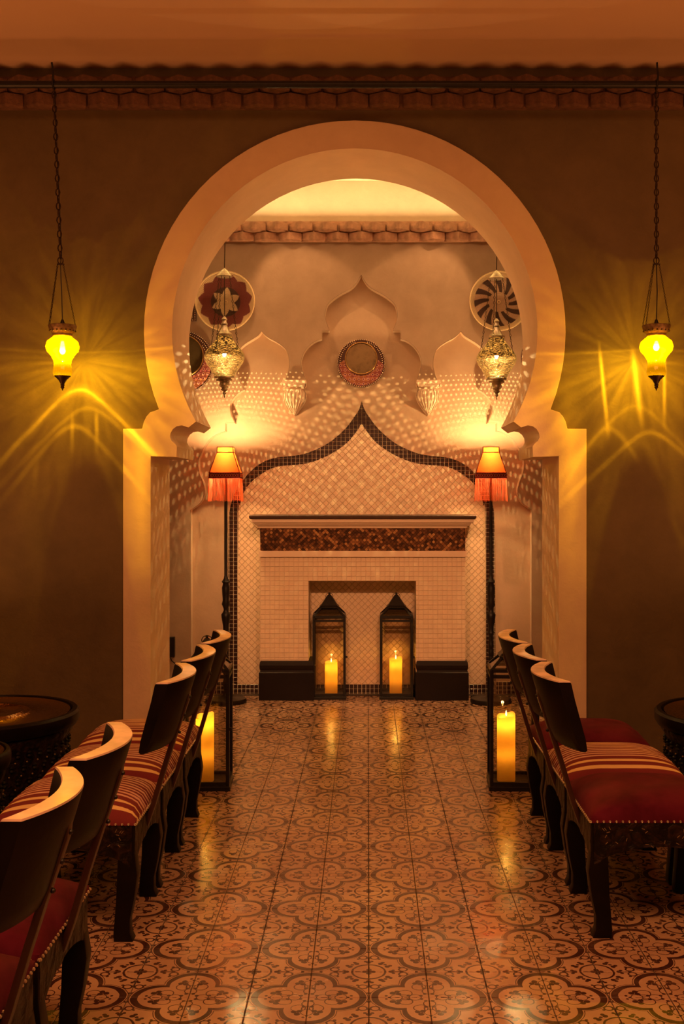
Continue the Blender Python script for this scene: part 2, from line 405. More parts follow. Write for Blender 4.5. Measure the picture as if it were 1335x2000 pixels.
# cornices of pointed bricks
def brick_mb(w_, p_, h_):
    a = [(-w_/2, 0), (-w_/2, -p_*.45), (-w_*.04, -p_), (w_*.04, -p_), (w_/2, -p_*.45), (w_/2, 0)]
    b = [(-w_/2*.9, 0), (-w_/2*.9, -p_*.35), (-w_*.03, -p_*.80), (w_*.03, -p_*.80), (w_/2*.9, -p_*.35), (w_/2*.9, 0)]
    return MB().loft([[(x, y, 0) for x, y in b], [(x, y, h_*.14) for x, y in a], [(x, y, h_) for x, y in a]])
def cornice(name, x0, x1, y, z0, h_, pitch, mt='brick'):
    root = struct(MB().box(x0, x1, y-.03, y, z0, z0+2*h_+.02).build(name, M[mt]))
    for row, (off, pr) in enumerate(((0, .085), (pitch/2, .135))):
        ms = [brick_mb(pitch*k, pr, h_*.93).build('cornice_brick', M[mt], root, bevel=.004) for k in (.95, .90, .97)]
        n = int((x1-x0)/pitch)
        for i in range(n):
            o = ms[i % 3] if i < 3 else ms[i % 3].copy()
            if i >= 3: C.objects.link(o)
            o.location = (x0+off+pitch*(i+.5)+random.uniform(-.005, .005), y-.005+random.uniform(-.008, .008), z0+row*h_)
            o.rotation_euler = (random.uniform(-.03, .03), random.uniform(-.03, .03), random.uniform(-.07, .07))
    return root
cornice('trim_3', XL+.05, XR-.15, YW, Z(205, YW-.1), .092, .198, 'brick_dark')
cornice('trim_4', NXL+.02, NXR-.1, YP, Z(468, YP-.1), .074, .198)
# back wall of the niche: backing, recessed plaster, scalloped overlay, tiled panel
XC_T, XC_P = X(706, YR), X(705, YP); sT, sP = YR/F, YP/F
O_T = [(0,782),(5,799),(13,812),(25,829),(41,846),(63,864),(87,877),(114,887),(141,891),(165,893.5),(187,900),(206,911),(222,926),(234,941),(246,960),(254,980),(258,1000),(260,1030),(261,1331)]
I_T = [(0,827),(12,845),(28,864),(49.5,880),(74,893.5),(103,904),(130,908),(157,910),(179,916),(200.5,929),(219,945),(231.5,964),(238,988),(241,1010),(243,1337)]
def refine(pts, k=3):                           # Catmull-Rom between corners
    out = []
    for i in range(len(pts)-1):
        p0, p1, p2, p3 = pts[max(0, i-1)], pts[i], pts[i+1], pts[min(len(pts)-1, i+2)]
        if i == 0: p0 = p1
        for s_ in range(k):
            t = s_/k
            out.append(tuple(.5*((2*p1[c])+(-p0[c]+p2[c])*t+(2*p0[c]-5*p1[c]+4*p2[c]-p3[c])*t*t+(-p0[c]+3*p1[c]-3*p2[c]+p3[c])*t**3) for c in (0, 1)))
    return out+[pts[-1]]
O_R, I_R = refine(O_T), refine(I_T)
tp = lambda dx, y: (XC_T+dx*sT, H-(y-CY)*sT)
pp = lambda dx, y: (XC_P+dx*sP, H-(y-CY)*sP)
zb = Z(1337, YR)
wall_back = struct(MB().box(NXL, NXR, YR+.012, 9.6, -.02, NZC).build('wall_back', M['grout_light']))
o_r = [tp(a, b) for a, b in O_R]; o_l = [tp(-a, b) for a, b in O_R]
zs = Z(1331, YR)
hole = [(o_l[-1][0], -.02)]+o_l[::-1]+o_r[1:]+[(o_r[-1][0], -.02)]
rp = [(NXL, -.02)]+hole+[(NXR, -.02), (NXR, NZC), (NXL, NZC)]
MB().prism(rp, YR, YR+.03).build('recessed_plaster', M['recess'], wall_back)
segs = [[(0,536),(9,552),(20,563),(42,575),(55.5,584.5),(66,595),(70.5,611),(69.5,625),(66,636),(62,646)],
        [(77,646),(77.5,662)], [(77.5,662),(91,667),(104,677),(113,690),(117,702),(117.5,712),(114,727),(108,744)],
        [(108.5,755),(111.5,757)], [(111,760),(108,772),(111,784),(119,797),(130,811)], [(130,811),(144,796),(151,781),(151.5,770),(148,760)],
        [(148.5,756),(153,755),(153,744)], [(147,743),(141,721),(140,707),(144,688),(153.5,676),(167,667),(180.5,660),(190,652),(194.5,646.7)],
        [(194.5,646.7),(201,655),(213,663),(226,671),(237,681),(246,694),(249,707),(247,722),(241,735),(234,749),(229,761)],
        [(229,761),(240,768),(250,778),(256,791),(255,807),(247,826)], [(265,826),(265.5,842)],
        [(265.5,842),(278,846),(292,854),(302,866),(310,880),(318,901),(316,924),(309,942),(305,959),(308,971),(316,984),(332,995)], [(333,996)]]
half = []
for s_ in segs:
    for p in (refine(s_, 3) if len(s_) > 3 else s_):
        if not half or math.hypot(p[0]-half[-1][0], p[1]-half[-1][1]) > .3: half.append(p)
hr = [pp(a, b) for a, b in half]; hl = [pp(-a, b) for a, b in half]
ZTOP = Z(433, YP-.1)+.01
ov = [(NXL, -.02), (hl[-1][0], -.02)]+hl[::-1]+hr[1:]+[(hr[-1][0], -.02), (NXR, -.02), (NXR, ZTOP), (NXL, ZTOP)]
MB().prism(ov, YP, YR+.001).build('scalloped_overlay', M['niche'], wall_back, bevel=.0)
edge = MB(); pth = [(hl[-1][0], 0)]+hl[::-1]+hr[1:]+[(hr[-1][0], 0)]   # cream reveal of the cut-out
q = []
for i, p in enumerate(pth):
    a = Vector(pth[max(0, i-1)]); b = Vector(pth[min(len(pth)-1, i+1)]); d = (b-a).normalized(); q.append((p[0]+d.y*.002, p[1]-d.x*.002))
edge.add([(x, y, z) for x, z in q for y in (YP-.001, YR+.001)], [(2*i, 2*i+2, 2*i+3, 2*i+1) for i in range(len(q)-1)])
edge.build('cut_edge', M['cream'], wall_back, recalc=False)
# capitals hanging between the scallops
for s in (-1, 1):
    cx = XC_P+s*130.5*sP; k = sP; cp = empty('capital', (cx, YP, Z(744, YP)), None, None); cp.parent = wall_back
    mb = MB()
    for (w0, w1, y0, y1, pr) in ((46, 46, 743, 750, .05), (43, 39, 750, 756, .042), (37, 37, 756, 761, .03)):
        mb.loft([[(-w1/2*k, -pr, -(y1-744)*k), (w1/2*k, -pr, -(y1-744)*k), (w1/2*k, 0, -(y1-744)*k), (-w1/2*k, 0, -(y1-744)*k)],
                 [(-w0/2*k, -pr, -(y0-744)*k), (w0/2*k, -pr, -(y0-744)*k), (w0/2*k, 0, -(y0-744)*k), (-w0/2*k, 0, -(y0-744)*k)]])
    mb.build('abacus', M['cream'], cp, bevel=.003)
    rings = []
    for (hw, yy) in ((17, 761), (20.5, 768), (21.5, 775), (20, 783), (15.5, 791), (9, 801), (3, 808), (.6, 811)):
        rings.append([(hw*k*math.cos(a), -.055*math.sin(a)*(hw/21.5)**.7-.002, -(yy-744)*k) for a in [PI*i/10 for i in range(11)]])
    mb = MB().loft(rings); mb.build('bell', M['cream'], cp, smooth=50)
    fl = MB()
    for a in range(1, 10):
        pts = []
        for (hw, yy) in ((18, 762), (21, 768), (22, 775), (20.5, 783), (16, 791), (9.5, 801), (3, 808)):
            an = PI*a/10; pts.append((hw*k*math.cos(an), -.055*math.sin(an)*(hw/21.5)**.7-.003, -(yy-744)*k))
        fl.tube(pts, [.003, .004, .004, .004, .003, .002, .001], 5)
    fl.build('leaf_ribs', M['cream'], cp, smooth=60)
# tiles of the ogee panel
FB = dict(x0=X(508, 9.12), x1=X(908, 9.12), ox0=X(602, 9.12), ox1=X(812, 9.12), oz=Z(1135, 9.12))
def vis(x, z):
    if z < .012: return False
    if FB['x0']+.05 < x < FB['x1']-.05 and z < 1.42: return FB['ox0']-.1 < x < FB['ox1']+.1 and z < FB['oz']+.02
    return True
ip = [tp(a, b) for a, b in I_R]; il = [tp(-a, b) for a, b in I_R]
inner_poly = [(il[-1][0], zb)]+il[::-1]+ip[1:]+[(ip[-1][0], zb)]
wt = tile_field([inner_poly], .0385, .0022, True, (XC_T, zb+.0272), vis)
whole = sorted([t for t in wt if t[2]], key=lambda t: abs(t[0][1]-1.05)+.25*abs(t[0][0]-XC_T))
singles = whole[:300]; sid = set(id(t) for t in singles)
tm = None
for (c, p, wflag) in singles:
    if tm is None: tm = tile_mesh([((0, 0), [(a-c[0], b-c[1]) for a, b in p], True)], 0, .010).build('white_tile', M['white_tile'], wall_back, loc=(c[0], YR+.0045, c[1]))
    else:
        o = tm.copy(); C.objects.link(o); o.location = (c[0], YR+.0045+random.uniform(-.0006, .0006), c[1]); o.rotation_euler = (random.uniform(-.02, .02), 0, random.uniform(-.02, .02))
tag(tile_mesh([t for t in wt if id(t) not in sid], YR+.0045, YR+.014).build('white_tiles', M['white_tile'], wall_back), kind='stuff')
br = [tp(a, b) for a, b in O_R]+[tp(a, b) for a, b in I_R][::-1]
bl = [tp(-a, b) for a, b in O_R]+[tp(-a, b) for a, b in I_R][::-1]
base = [(o_l[-1][0], .004), (o_r[-1][0], .004), (o_r[-1][0], zb), (o_l[-1][0], zb)]
dt = tile_field([br, bl], .0348, .0048, False, (XC_T+.0174, zs+.0174))
dt += tile_field([base], .0348, .0048, False, (XC_T+.0174, zb-.0174))
sk = Z(1331, YR)
for s in (-1, 1):
    x0, x1 = sorted((XC_T+s*262.5*sT, XC_T+s*333*sT)); dt2 = tile_field([[(x0, .004), (x1, .004), (x1, sk), (x0, sk)]], .0348, .0048, False, (XC_T+.0174, sk-.0174))
    MB().box(x0, x1, YR-.008, YR, 0, sk).build('skirting_grout', M['grout_light'], wall_back)
    tag(tile_mesh(dt2, YR-.012, YR-.004).build('skirting_tiles', M['dark_tile'], wall_back), kind='stuff')
tag(tile_mesh(dt, YR+.003, YR+.014).build('dark_border_tiles', M['dark_tile'], wall_back), kind='stuff')
# ---------------------------------------------------------------- fireplace
YF = 9.12
fp = empty('fireplace', ((FB['x0']+FB['x1'])/2, YF+.14, 0), 'cream tiled fireplace with brown mosaic frieze and dark mantel shelf under the pointed panel', 'fireplace')
fo = Vector(fp.location)
def fpart(mb, name, mat, **k):
    mb.v = [tuple(Vector(p)-fo) for p in mb.v]; return mb.build(name, mat, fp, **k)
x0, x1, a0, a1, oz = FB['x0'], FB['x1'], FB['ox0'], FB['ox1'], FB['oz']
zt = Z(1088, YF)
body = [(x0, 0), (a0, 0), (a0, oz), (a1, oz), (a1, 0), (x1, 0), (x1, Z(1016, YF)), (x0, Z(1016, YF))]
fpart(MB().prism(body, YF+.006, YR-.001), 'surround', M['cream'])
lip = MB(); tt = .012
for (u0, u1, v0, v1) in ((a0, a0+tt, 0, oz), (a1-tt, a1, 0, oz), (a0, a1, oz-tt, oz)): pass
sp = [(x0, .33), (a0, .33), (a0, oz), (a1, oz), (a1, .33), (x1, .33), (x1, zt), (x0, zt)]
ft = tile_field([sp], .0391, .0022, False, (x0+.0195, zt-.0195))
wh = sorted([t for t in ft if t[2]], key=lambda t: -t[0][1])[:300]; sid = set(id(t) for t in wh); tm = None
for (c, p, f_) in wh:
    if tm is None: tm = tile_mesh([((0, 0), [(a-c[0], b-c[1]) for a, b in p], True)], 0, .008).build('surround_tile', M['white_tile'], fp, loc=(c[0]-fo.x, YF-fo.y, c[1]))
    else:
        o = tm.copy(); C.objects.link(o); o.location = (c[0]-fo.x, YF-fo.y+random.uniform(-.0006, .0006), c[1]); o.rotation_euler = (random.uniform(-.02, .02), 0, random.uniform(-.015, .015))
tag(fpart(tile_mesh([t for t in ft if id(t) not in sid], YF, YF+.009), 'surround_tiles', M['white_tile']), kind='stuff')
stl = MB()
z_ = .345
while z_ < zt:
    for xx in (x0-.003, x1-.003): stl.box(xx, xx+.006, YF+.003, YR-.01, z_-.018, z_+.018)
    z_ += .0391
tag(fpart(stl, 'side_tiles', M['white_tile']), kind='stuff')
fz0, fz1 = Z(1076, YF), Z(1032, YF)
fr = [(x0, fz0), (x1, fz0), (x1, fz1), (x0, fz1)]
fpart(MB().box(x0, x1, YF-.001, YF+.01, fz0, fz1), 'frieze_bed', M['grout_dark'])
fm = tile_mesh(tile_field([[(a-fo.x, b) for a, b in fr]], .0215, .0015, True, (.0, .0215*.7071)), YF-.006, YF, .0008)
fm.v = [(p[0], p[1]-fo.y, p[2]) for p in fm.v]
tag(fm.build('frieze_mosaic', M['frieze'], fp), kind='stuff')
fpart(MB().box(x0-.012, x1+.012, YF-.016, YR-.001, Z(1088, YF-.016), fz0), 'band', M['cream'], bevel=.003)
def ringr(o, z): return [(x0-o, YF-o, z), (x1+o, YF-o, z), (x1+o, YR-.001, z), (x0-o, YR-.001, z)]
cr = MB().loft([ringr(.003, fz1), ringr(.012, fz1+.004), ringr(.014, fz1+.016), ringr(.028, fz1+.022), ringr(.045, fz1+.038), ringr(.05, fz1+.045), ringr(.064, fz1+.05), ringr(.066, Z(1017, YF-.07)+.012)])
fpart(cr, 'crown_moulding', M['cream'])
mz = Z(1017, YF-.07)+.012
fpart(MB().loft([ringr(.072, mz), ringr(.082, mz+.008), ringr(.084, mz+.026), ringr(.078, mz+.034)]), 'mantel_shelf', M['slab'])
for (u0, u1) in ((X(506, 9.1), X(612, 9.1)), (X(812, 9.1), X(914, 9.1))):
    def rr(o, z): return [(u0-o, YF-.012-o, z), (u1+o, YF-.012-o, z), (u1+o, YR-.03, z), (u0-o, YR-.03, z)]
    fpart(MB().loft([rr(.004, 0), rr(.004, .225), rr(-.004, .232), rr(-.006, .245), rr(-.001, .262), rr(0, .285), rr(-.004, .312), rr(-.010, .322)]), 'plinth', M['plinth'])
# ---------------------------------------------------------------- glass and wax
def glass_pane_mat():
    t = NT('clear_lantern_glass'); tr = t.node('ShaderNodeBsdfTransparent'); tr.inputs[0].default_value = (.93, .9, .84, 1)
    gl = t.node('ShaderNodeBsdfGlossy'); gl.inputs['Roughness'].default_value = .03
    fr_ = t.node('ShaderNodeFresnel'); fr_.inputs[0].default_value = 1.5; mx = t.node('ShaderNodeMixShader')
    t.l.new(t.math('MULTIPLY', fr_.outputs[0], 1.3, clamp=True), mx.inputs[0]); t.l.new(tr.outputs[0], mx.inputs[1]); t.l.new(gl.outputs[0], mx.inputs[2])
    t.l.new(mx.outputs[0], t.out.inputs[0]); return t.m
M['pane'] = glass_pane_mat()
def glow_shell(name, col, tcol, trans=.7, rough_bump=0, extra=None):
    """thin translucent skin lit by the bulb inside"""
    t = NT(name); tl = t.node('ShaderNodeBsdfTranslucent'); df = t.node('ShaderNodeBsdfDiffuse'); mx = t.node('ShaderNodeMixShader')
    tl.inputs[0].default_value = (*tcol, 1); df.inputs[0].default_value = (*col, 1); mx.inputs[0].default_value = trans
    t.l.new(df.outputs[0], mx.inputs[1]); t.l.new(tl.outputs[0], mx.inputs[2]); t.l.new(mx.outputs[0], t.out.inputs[0]); return t.m
M['wax'] = glow_shell('candle_wax', (.75, .50, .22), (.9, .55, .12), .75)
M['shade'] = glow_shell('red_orange_shade_fabric', (.5, .08, .03), (.105, .022, .0035), .8)
M['fringe'] = glow_shell('red_fringe', (.75, .26, .15), (.90, .36, .14), .6)
M['piping'] = plain('dark_red_piping', (.16, .008, .008), .8)
def emis(name, col, s):
    t = NT(name); t.set(Base_Color=(0., 0., 0.), Emission_Color=col, Emission_Strength=s); return t.m
M['flame'] = emis('flame_glow', (1, .62, .18), 14)
def bulb_mat(name, col, s_):
    t = NT(name); e = t.node('ShaderNodeEmission'); e.inputs[0].default_value = (*col, 1); e.inputs[1].default_value = s_
    tr = t.node('ShaderNodeBsdfTransparent'); ad = t.node('ShaderNodeAddShader'); t.l.new(tr.outputs[0], ad.inputs[0]); t.l.new(e.outputs[0], ad.inputs[1])
    t.l.new(ad.outputs[0], t.out.inputs[0]); return t.m
M['bulb'] = bulb_mat('bulb_glow', (1, .72, .32), 60)
M['bulb2'] = bulb_mat('amber_bulb_glow', (1, .86, .45), 45)
# ---------------------------------------------------------------- candle lanterns
def lantern(loc, rz, label, w_=.28):
    r = empty('candle_lantern', loc, label, 'lantern', 'black candle lanterns', rz); h = w_/2; t_ = .02; i = h-t_/2-.004
    MB().loft([[(a*s_, b*s_, z) for a, b in ((-h,-h),(h,-h),(h,h),(-h,h))] for s_, z in ((1, 0), (1, .022), (.95, .028))]).build('base', M['iron'], r)
    for z in (.04, .645, .678):
        fr_ = MB()
        for s in (-1, 1): fr_.box(-i, i, s*i-t_/2, s*i+t_/2, z-.009, z+.009); fr_.box(s*i-t_/2, s*i+t_/2, -i, i, z-.009, z+.009)
        fr_.build('frame_rail', M['iron'], r)
    for a in (-1, 1):
        for b in (-1, 1):
            MB().box(a*i-t_/2, a*i+t_/2, b*i-t_/2, b*i+t_/2, .028, .685).build('post', M['iron'], r, bevel=.0015)
    rf = MB()
    for a in (-1, 1):
        for b in (-1, 1): rf.bar((a*i, b*i, .683), (a*.062, b*.062, .752), .014)
    rf.build('roof_ribs', M['iron'], r)
    MB().loft([[(a*s_, b*s_, z) for a, b in ((-1,-1),(1,-1),(1,1),(-1,1))] for s_, z in ((.080, .744), (.082, .752), (.068, .764), (.018, .840), (.012, .848))]).build('cap', M['iron'], r)
    MB().lathe([(.004, .846), (.008, .852), (.009, .858), (.004, .866)], n=12).build('finial', M['iron'], r, smooth=60)
    MB().tube([(.030*math.cos(k), 0, .836+.026*math.sin(k)) for k in [2*PI*j/24 for j in range(24)]], .0025, 6, True).build('ring_handle', M['iron'], r, smooth=60)
    g = .0015
    for s in (-1, 1):
        MB().box(-i+.008, i-.008, s*i-g, s*i+g, .045, .64).build('glass_pane', M['pane'], r)
        MB().box(s*i-g, s*i+g, -i+.008, i-.008, .045, .64).build('glass_pane', M['pane'], r)
    for k in range(4):
        ang = k*PI/2; R_ = Matrix.Rotation(ang, 3, 'Z')
        pts = [R_ @ Vector(p) for p in ((-i, -i, .685), (i, -i, .685), (.062, -.062, .75), (-.062, -.062, .75))]
        o = [R_ @ (Vector((p[0], p[1]+.003, p[2]))) for p in ((-i, -i, .685), (i, -i, .685), (.062, -.062, .75), (-.062, -.062, .75))]
        MB().loft([pts, o]).build('roof_pane', M['pane'], r)
    MB().box(i+.008, i+.022, -i-.006, -i+.006, .34, .356).lathe([(.007, 0), (.007, .012)], (i+.018, -i, .342), 10).build('latch', M['iron'], r)
    return r
def candle(loc, h_, label, r_=.052, power=.9):
    r = empty('pillar_candle', loc, label, 'candle', 'glowing pillar candles in the lanterns'); n = 40
    rings = []
    for z, s_ in ((0, .97), (.006, 1), (h_*.5, 1), (h_-.02, 1)): rings.append([(r_*s_*math.cos(2*PI*i/n), r_*s_*math.sin(2*PI*i/n), z) for i in range(n)])
    top = lambda a: h_-.006+.010*math.cos(a-.7)+.004*math.sin(3*a)
    rings.append([(r_*math.cos(a), r_*math.sin(a), top(a)-.003) for a in [2*PI*i/n for i in range(n)]])
    rings.append([(r_*.95*math.cos(a), r_*.95*math.sin(a), top(a)) for a in [2*PI*i/n for i in range(n)]])
    rings.append([(r_*.80*math.cos(a), r_*.80*math.sin(a), top(a)-.006) for a in [2*PI*i/n for i in range(n)]])
    rings.append([(r_*.35*math.cos(a), r_*.35*math.sin(a), h_-.026) for a in [2*PI*i/n for i in range(n)]])
    MB().loft(rings).build('wax_body', M['wax'], r, smooth=50)
    MB().tube([(0, 0, h_-.024), (.001, 0, h_-.010)], .0012, 6).build('wick', M['iron'], r)
    MB().lathe([(.0006, h_-.014), (.004, h_-.006), (.0046, h_), (.003, h_+.010), (.0008, h_+.02)], n=10).build('flame', M['flame'], r, smooth=80)
    col = (1, .52, .08)
    point('candle_light', (0, 0, h_-.055), power*.55, col, .012, r); point('candle_light', (0, 0, h_*.42), power*.16, col, .012, r)
    point('flame_light', (0, 0, h_+.012), power*.9, col, .008, r)
    return r
lantern((X(643, 9.30), 9.278, 0), .02, 'black metal candle lantern standing in the left half of the fireplace opening')
candle((X(646.5, 9.27), 9.268, .030), .272, 'short lit pillar candle inside the left lantern in the fireplace')
lantern((X(773.5, 9.30), 9.278, 0), -.02, 'black metal candle lantern standing in the right half of the fireplace opening')
candle((X(772.5, 9.27), 9.268, .030), .298, 'short lit pillar candle inside the right lantern in the fireplace')
lantern((-.928, 6.45, 0), .05, 'black metal candle lantern on the floor beyond the left row of chairs', .285)
candle((-.937, 6.43, .030), .385, 'tall lit pillar candle in the lantern beyond the left row of chairs', power=1.3)
lantern((.835, 6.45, 0), -.05, 'black metal candle lantern on the floor beyond the right row of chairs', .285)
candle((.795, 6.43, .030), .385, 'tall lit pillar candle in the lantern beyond the right row of chairs', power=1.3)
# ---------------------------------------------------------------- floor lamps
def floor_lamp(x, y, rz, label):
    r = empty('floor_lamp', (x, y, 0), label, 'floor lamp', 'fringed floor lamps', rz)
    MB().lathe([(.165, 0), (.168, .012), (.160, .034), (.12, .040), (.05, .046), (.03, .060), (.018, .075)], n=48).build('base', M['iron'], r, smooth=35)
    zz = lambda py: Z(py, y)
    prof = [(.016, .07), (.018, .12), (.03, .15), (.020, .18), (.018, .22), (.026, .24), (.018, .26)]
    for k in range(4): prof += [(.017, .28+k*.055), (.024, .295+k*.055), (.017, .31+k*.055)]
    prof += [(.016, zz(1240)), (.028, zz(1236)), (.022, zz(1231)), (.024, zz(1222)), (.036, zz(1206)), (.038, zz(1200)), (.026, zz(1196)), (.018, zz(1192)),
             (.020, zz(1188)), (.034, zz(1180)), (.026, zz(1172)), (.030, zz(1160)), (.033, zz(1148)), (.024, zz(1140)), (.034, zz(1136)), (.018, zz(1130)), (.0135, zz(1124)), (.0135, zz(990)), (.009, 1.9), (.009, 1.96)]
    MB().lathe(prof, n=20).build('pole', M['iron'], r, smooth=50)
    sq = lambda h, z: [(-h, -h, z), (h, -h, z), (h, h, z), (-h, h, z)]
    MB().loft([sq(.062, 2.06), sq(.064, 2.018), sq(.120, 1.85)], caps=False).build('lamp_shade', M['shade'], r)
    pi_ = MB()
    for a in (-1, 1):
        for b in (-1, 1): pi_.tube([(a*.063, b*.063, 2.06), (a*.0655, b*.0655, 2.018), (a*.1215, b*.1215, 1.85)], .0035, 6)
    for h, z in ((.0635, 2.06), (.0655, 2.018), (.1225, 1.852), (.1245, 1.812)):
        for s in (-1, 1): pi_.bar((-h, s*h, z), (h, s*h, z), .006); pi_.bar((s*h, -h, z), (s*h, h, z), .006)
    pi_.build('piping', M['piping'], r)
    MB().loft([sq(.121, 1.85), sq(.124, 1.812)], caps=False).build('lattice_band', M['piping'], r)
    lat = MB()
    for k in range(4):
        R_ = Matrix.Rotation(k*PI/2, 3, 'Z')
        for i in range(12):
            xa = -.115+i*.0195
            for s in (0, 1):
                p, q_ = (Vector((xa+(.0155 if s else 0), -.1255, 1.818)), Vector((xa+(0 if s else .0155), -.1255, 1.844)))
                lat.bar(R_ @ p, R_ @ q_, .0028)
    lat.build('lattice_trim', M['fringe'], r)
    fg = MB(); rnd = random.Random(3)
    for k in range(4):
        R_ = Matrix.Rotation(k*PI/2, 3, 'Z')
        for i in range(50):
            xa = -.124+i*.248/49+rnd.uniform(-.001, .001); yb = -.124-rnd.uniform(0, .004); zb_ = 1.625+rnd.uniform(-.004, .008); sp_ = xa*.06
            a_, b_, c_ = R_ @ Vector((xa, -.1225, 1.812)), R_ @ Vector((xa+rnd.uniform(-.002, .002), yb, 1.72)), R_ @ Vector((xa+sp_+rnd.uniform(-.003, .003), yb-.004, zb_))
            fg.tube([a_, b_, c_], [.0012, .0011, .0009], 3)
    tag(fg.build('fringe', M['fringe'], r), kind='stuff')
    MB().tube([(0, 0, 1.625+.0), (0, 0, 1.70)], .0015, 5).ball((0, 0, 1.66), .008).ball((0, 0, 1.632), .007).build('pull_chain', M['brass'], r)
    MB().lathe([(.012, 1.955), (.014, 1.99), (.006, 1.995)], n=14).build('socket', M['brass'], r)
    MB().lathe([(.006, 1.995), (.019, 2.012), (.021, 2.026), (.014, 2.040), (.002, 2.046)], n=16).build('bulb', M['bulb'], r, smooth=70)
    point('lamp_light', (0, 0, 2.052), 34, (1, .55, .20), .018, r)
    point('lamp_light', (0, 0, 1.93), 40, (1, .56, .20), .02, r)
    return r
LX, RX = X(440, 9.0), X(959, 9.0)
floor_lamp(LX, 9.03, .03, 'dark turned floor lamp with fringed red shade left of the fireplace')
floor_lamp(RX, 9.03, -.10, 'dark turned floor lamp with fringed red shade right of the fireplace')
cab = MB().tube([(RX-.12, 9.18, .02), (RX-.13, 9.21, .008), (RX-.14, 9.25, .008), (RX-.12, 9.29, .008), (RX-.05, 9.27, .008), (RX+.02, 9.25, .008), (RX+.12, 9.26, .008)], .005, 6)
tag(cab.build('power_cable', M['iron'], smooth=60), 'black power cable looped on the floor beside the right floor lamp base', 'cable')
# ---------------------------------------------------------------- chains
def chain_mb(mb, a, b, L, r, wr, n=8):
    a, b = Vector(a), Vector(b); d = b-a; k = max(2, int(d.length/(L*.78))); t = d.normalized()
    u = t.cross(Vector((0, 1, 0))).normalized(); v = t.cross(u)
    for i in range(k):
        c = a+d*((i+.5)/k); s = u if i % 2 else v
        pts = [c+t*(math.sin(q)*(L/2-wr))+s*(math.cos(q)*r) for q in [2*PI*j/n for j in range(n)]]
        mb.tube(pts, wr, 5, True)
    return mb
# ---------------------------------------------------------------- amber glass lanterns
def amber_glass(name, bz, seed, parabolas, streaks):
    """wavy amber glass: wall streaks and the shade below are drawn into its tint"""
    t = NT(name); d = t.vm('SUBTRACT', t.coord(), (0., 0., bz)); c = t.xyz(d)
    ay = t.math('MAXIMUM', t.math('ABSOLUTE', c[1]), .0005); wx = t.math('DIVIDE', c[0], ay); wz = t.math('DIVIDE', c[2], ay)
    P2 = t.comb(wx, wz, seed)
    warp = t.math('MULTIPLY', t.math('SUBTRACT', t.noise(P2, 1.2, 2), .5), .35)
    def bump_(v, w0):   # narrow gaussian-like bump
        return t.math('POWER', t.math('MAXIMUM', t.math('SUBTRACT', 1., t.math('DIVIDE', t.math('ABSOLUTE', v), w0)), 0.), 2.)
    acc = None
    for (x0_, z0_, k, w0, s_) in parabolas:
        dx = t.math('SUBTRACT', wx, x0_); hyp = t.math('SQRT', t.math('ADD', t.math('MULTIPLY', dx, dx), .05))
        v = t.math('ADD', t.math('SUBTRACT', wz, z0_), t.math('MULTIPLY', t.math('SUBTRACT', hyp, .2236), k)); v = t.math('ADD', v, t.math('MULTIPLY', warp, .3))
        wgt = t.ramp(t.noise(P2, 3.0, 2), .3, .65, .15, 1.)
        b_ = t.math('MULTIPLY', t.math('MULTIPLY', bump_(v, w0), s_), wgt); acc = b_ if acc is None else t.math('ADD', acc, b_)
        soft = t.math('MULTIPLY', bump_(v, w0*4), s_*.30); acc = t.math('ADD', acc, soft)
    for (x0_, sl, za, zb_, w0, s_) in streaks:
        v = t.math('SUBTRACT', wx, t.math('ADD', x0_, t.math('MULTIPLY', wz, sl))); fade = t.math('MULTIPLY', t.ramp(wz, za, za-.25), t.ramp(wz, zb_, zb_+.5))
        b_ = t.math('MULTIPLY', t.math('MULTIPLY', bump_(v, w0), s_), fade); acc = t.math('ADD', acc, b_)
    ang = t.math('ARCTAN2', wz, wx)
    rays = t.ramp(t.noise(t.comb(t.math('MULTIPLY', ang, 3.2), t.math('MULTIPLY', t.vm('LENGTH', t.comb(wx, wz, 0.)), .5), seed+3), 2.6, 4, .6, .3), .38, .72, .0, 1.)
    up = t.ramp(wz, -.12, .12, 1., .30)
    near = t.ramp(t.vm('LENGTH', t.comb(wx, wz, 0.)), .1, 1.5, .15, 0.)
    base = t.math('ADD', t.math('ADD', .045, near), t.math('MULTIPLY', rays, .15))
    dx0 = t.math('SUBTRACT', wx, .04); dome = t.math('SUBTRACT', t.math('SUBTRACT', t.math('MULTIPLY', wz, -1.), 1.17), t.math('MULTIPLY', t.math('MULTIPLY', dx0, dx0), 4.9))  # shadow below the finial put into the glass tint
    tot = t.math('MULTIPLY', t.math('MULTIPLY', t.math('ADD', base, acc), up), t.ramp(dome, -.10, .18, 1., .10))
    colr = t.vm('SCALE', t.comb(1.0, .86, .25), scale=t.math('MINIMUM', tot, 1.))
    tr = t.node('ShaderNodeBsdfTransparent'); t.l.new(colr, tr.inputs[0])
    tl = t.node('ShaderNodeBsdfTranslucent'); tl.inputs[0].default_value = (.020, .0115, .00008, 1)
    gl = t.node('ShaderNodeBsdfGlossy'); gl.inputs['Roughness'].default_value = .1; gl.inputs[0].default_value = (1, .8, .3, 1)
    m1 = t.node('ShaderNodeMixShader'); m1.inputs[0].default_value = .28; t.l.new(tr.outputs[0], m1.inputs[1]); t.l.new(tl.outputs[0], m1.inputs[2])
    m2 = t.node('ShaderNodeMixShader'); m2.inputs[0].default_value = .05; t.l.new(m1.outputs[0], m2.inputs[1]); t.l.new(gl.outputs[0], m2.inputs[2])
    t.l.new(m2.outputs[0], t.out.inputs[0]); return t.m
M['crown'] = plain('crown_metal', (.20, .12, .055), .5, .6, var=.4, scale=60)
YA = 6.6; RAILZ = Z(165, YA)
rail = MB().tube([(XL+.01, YA, RAILZ), (XR-.01, YA, RAILZ)], .022, 12)
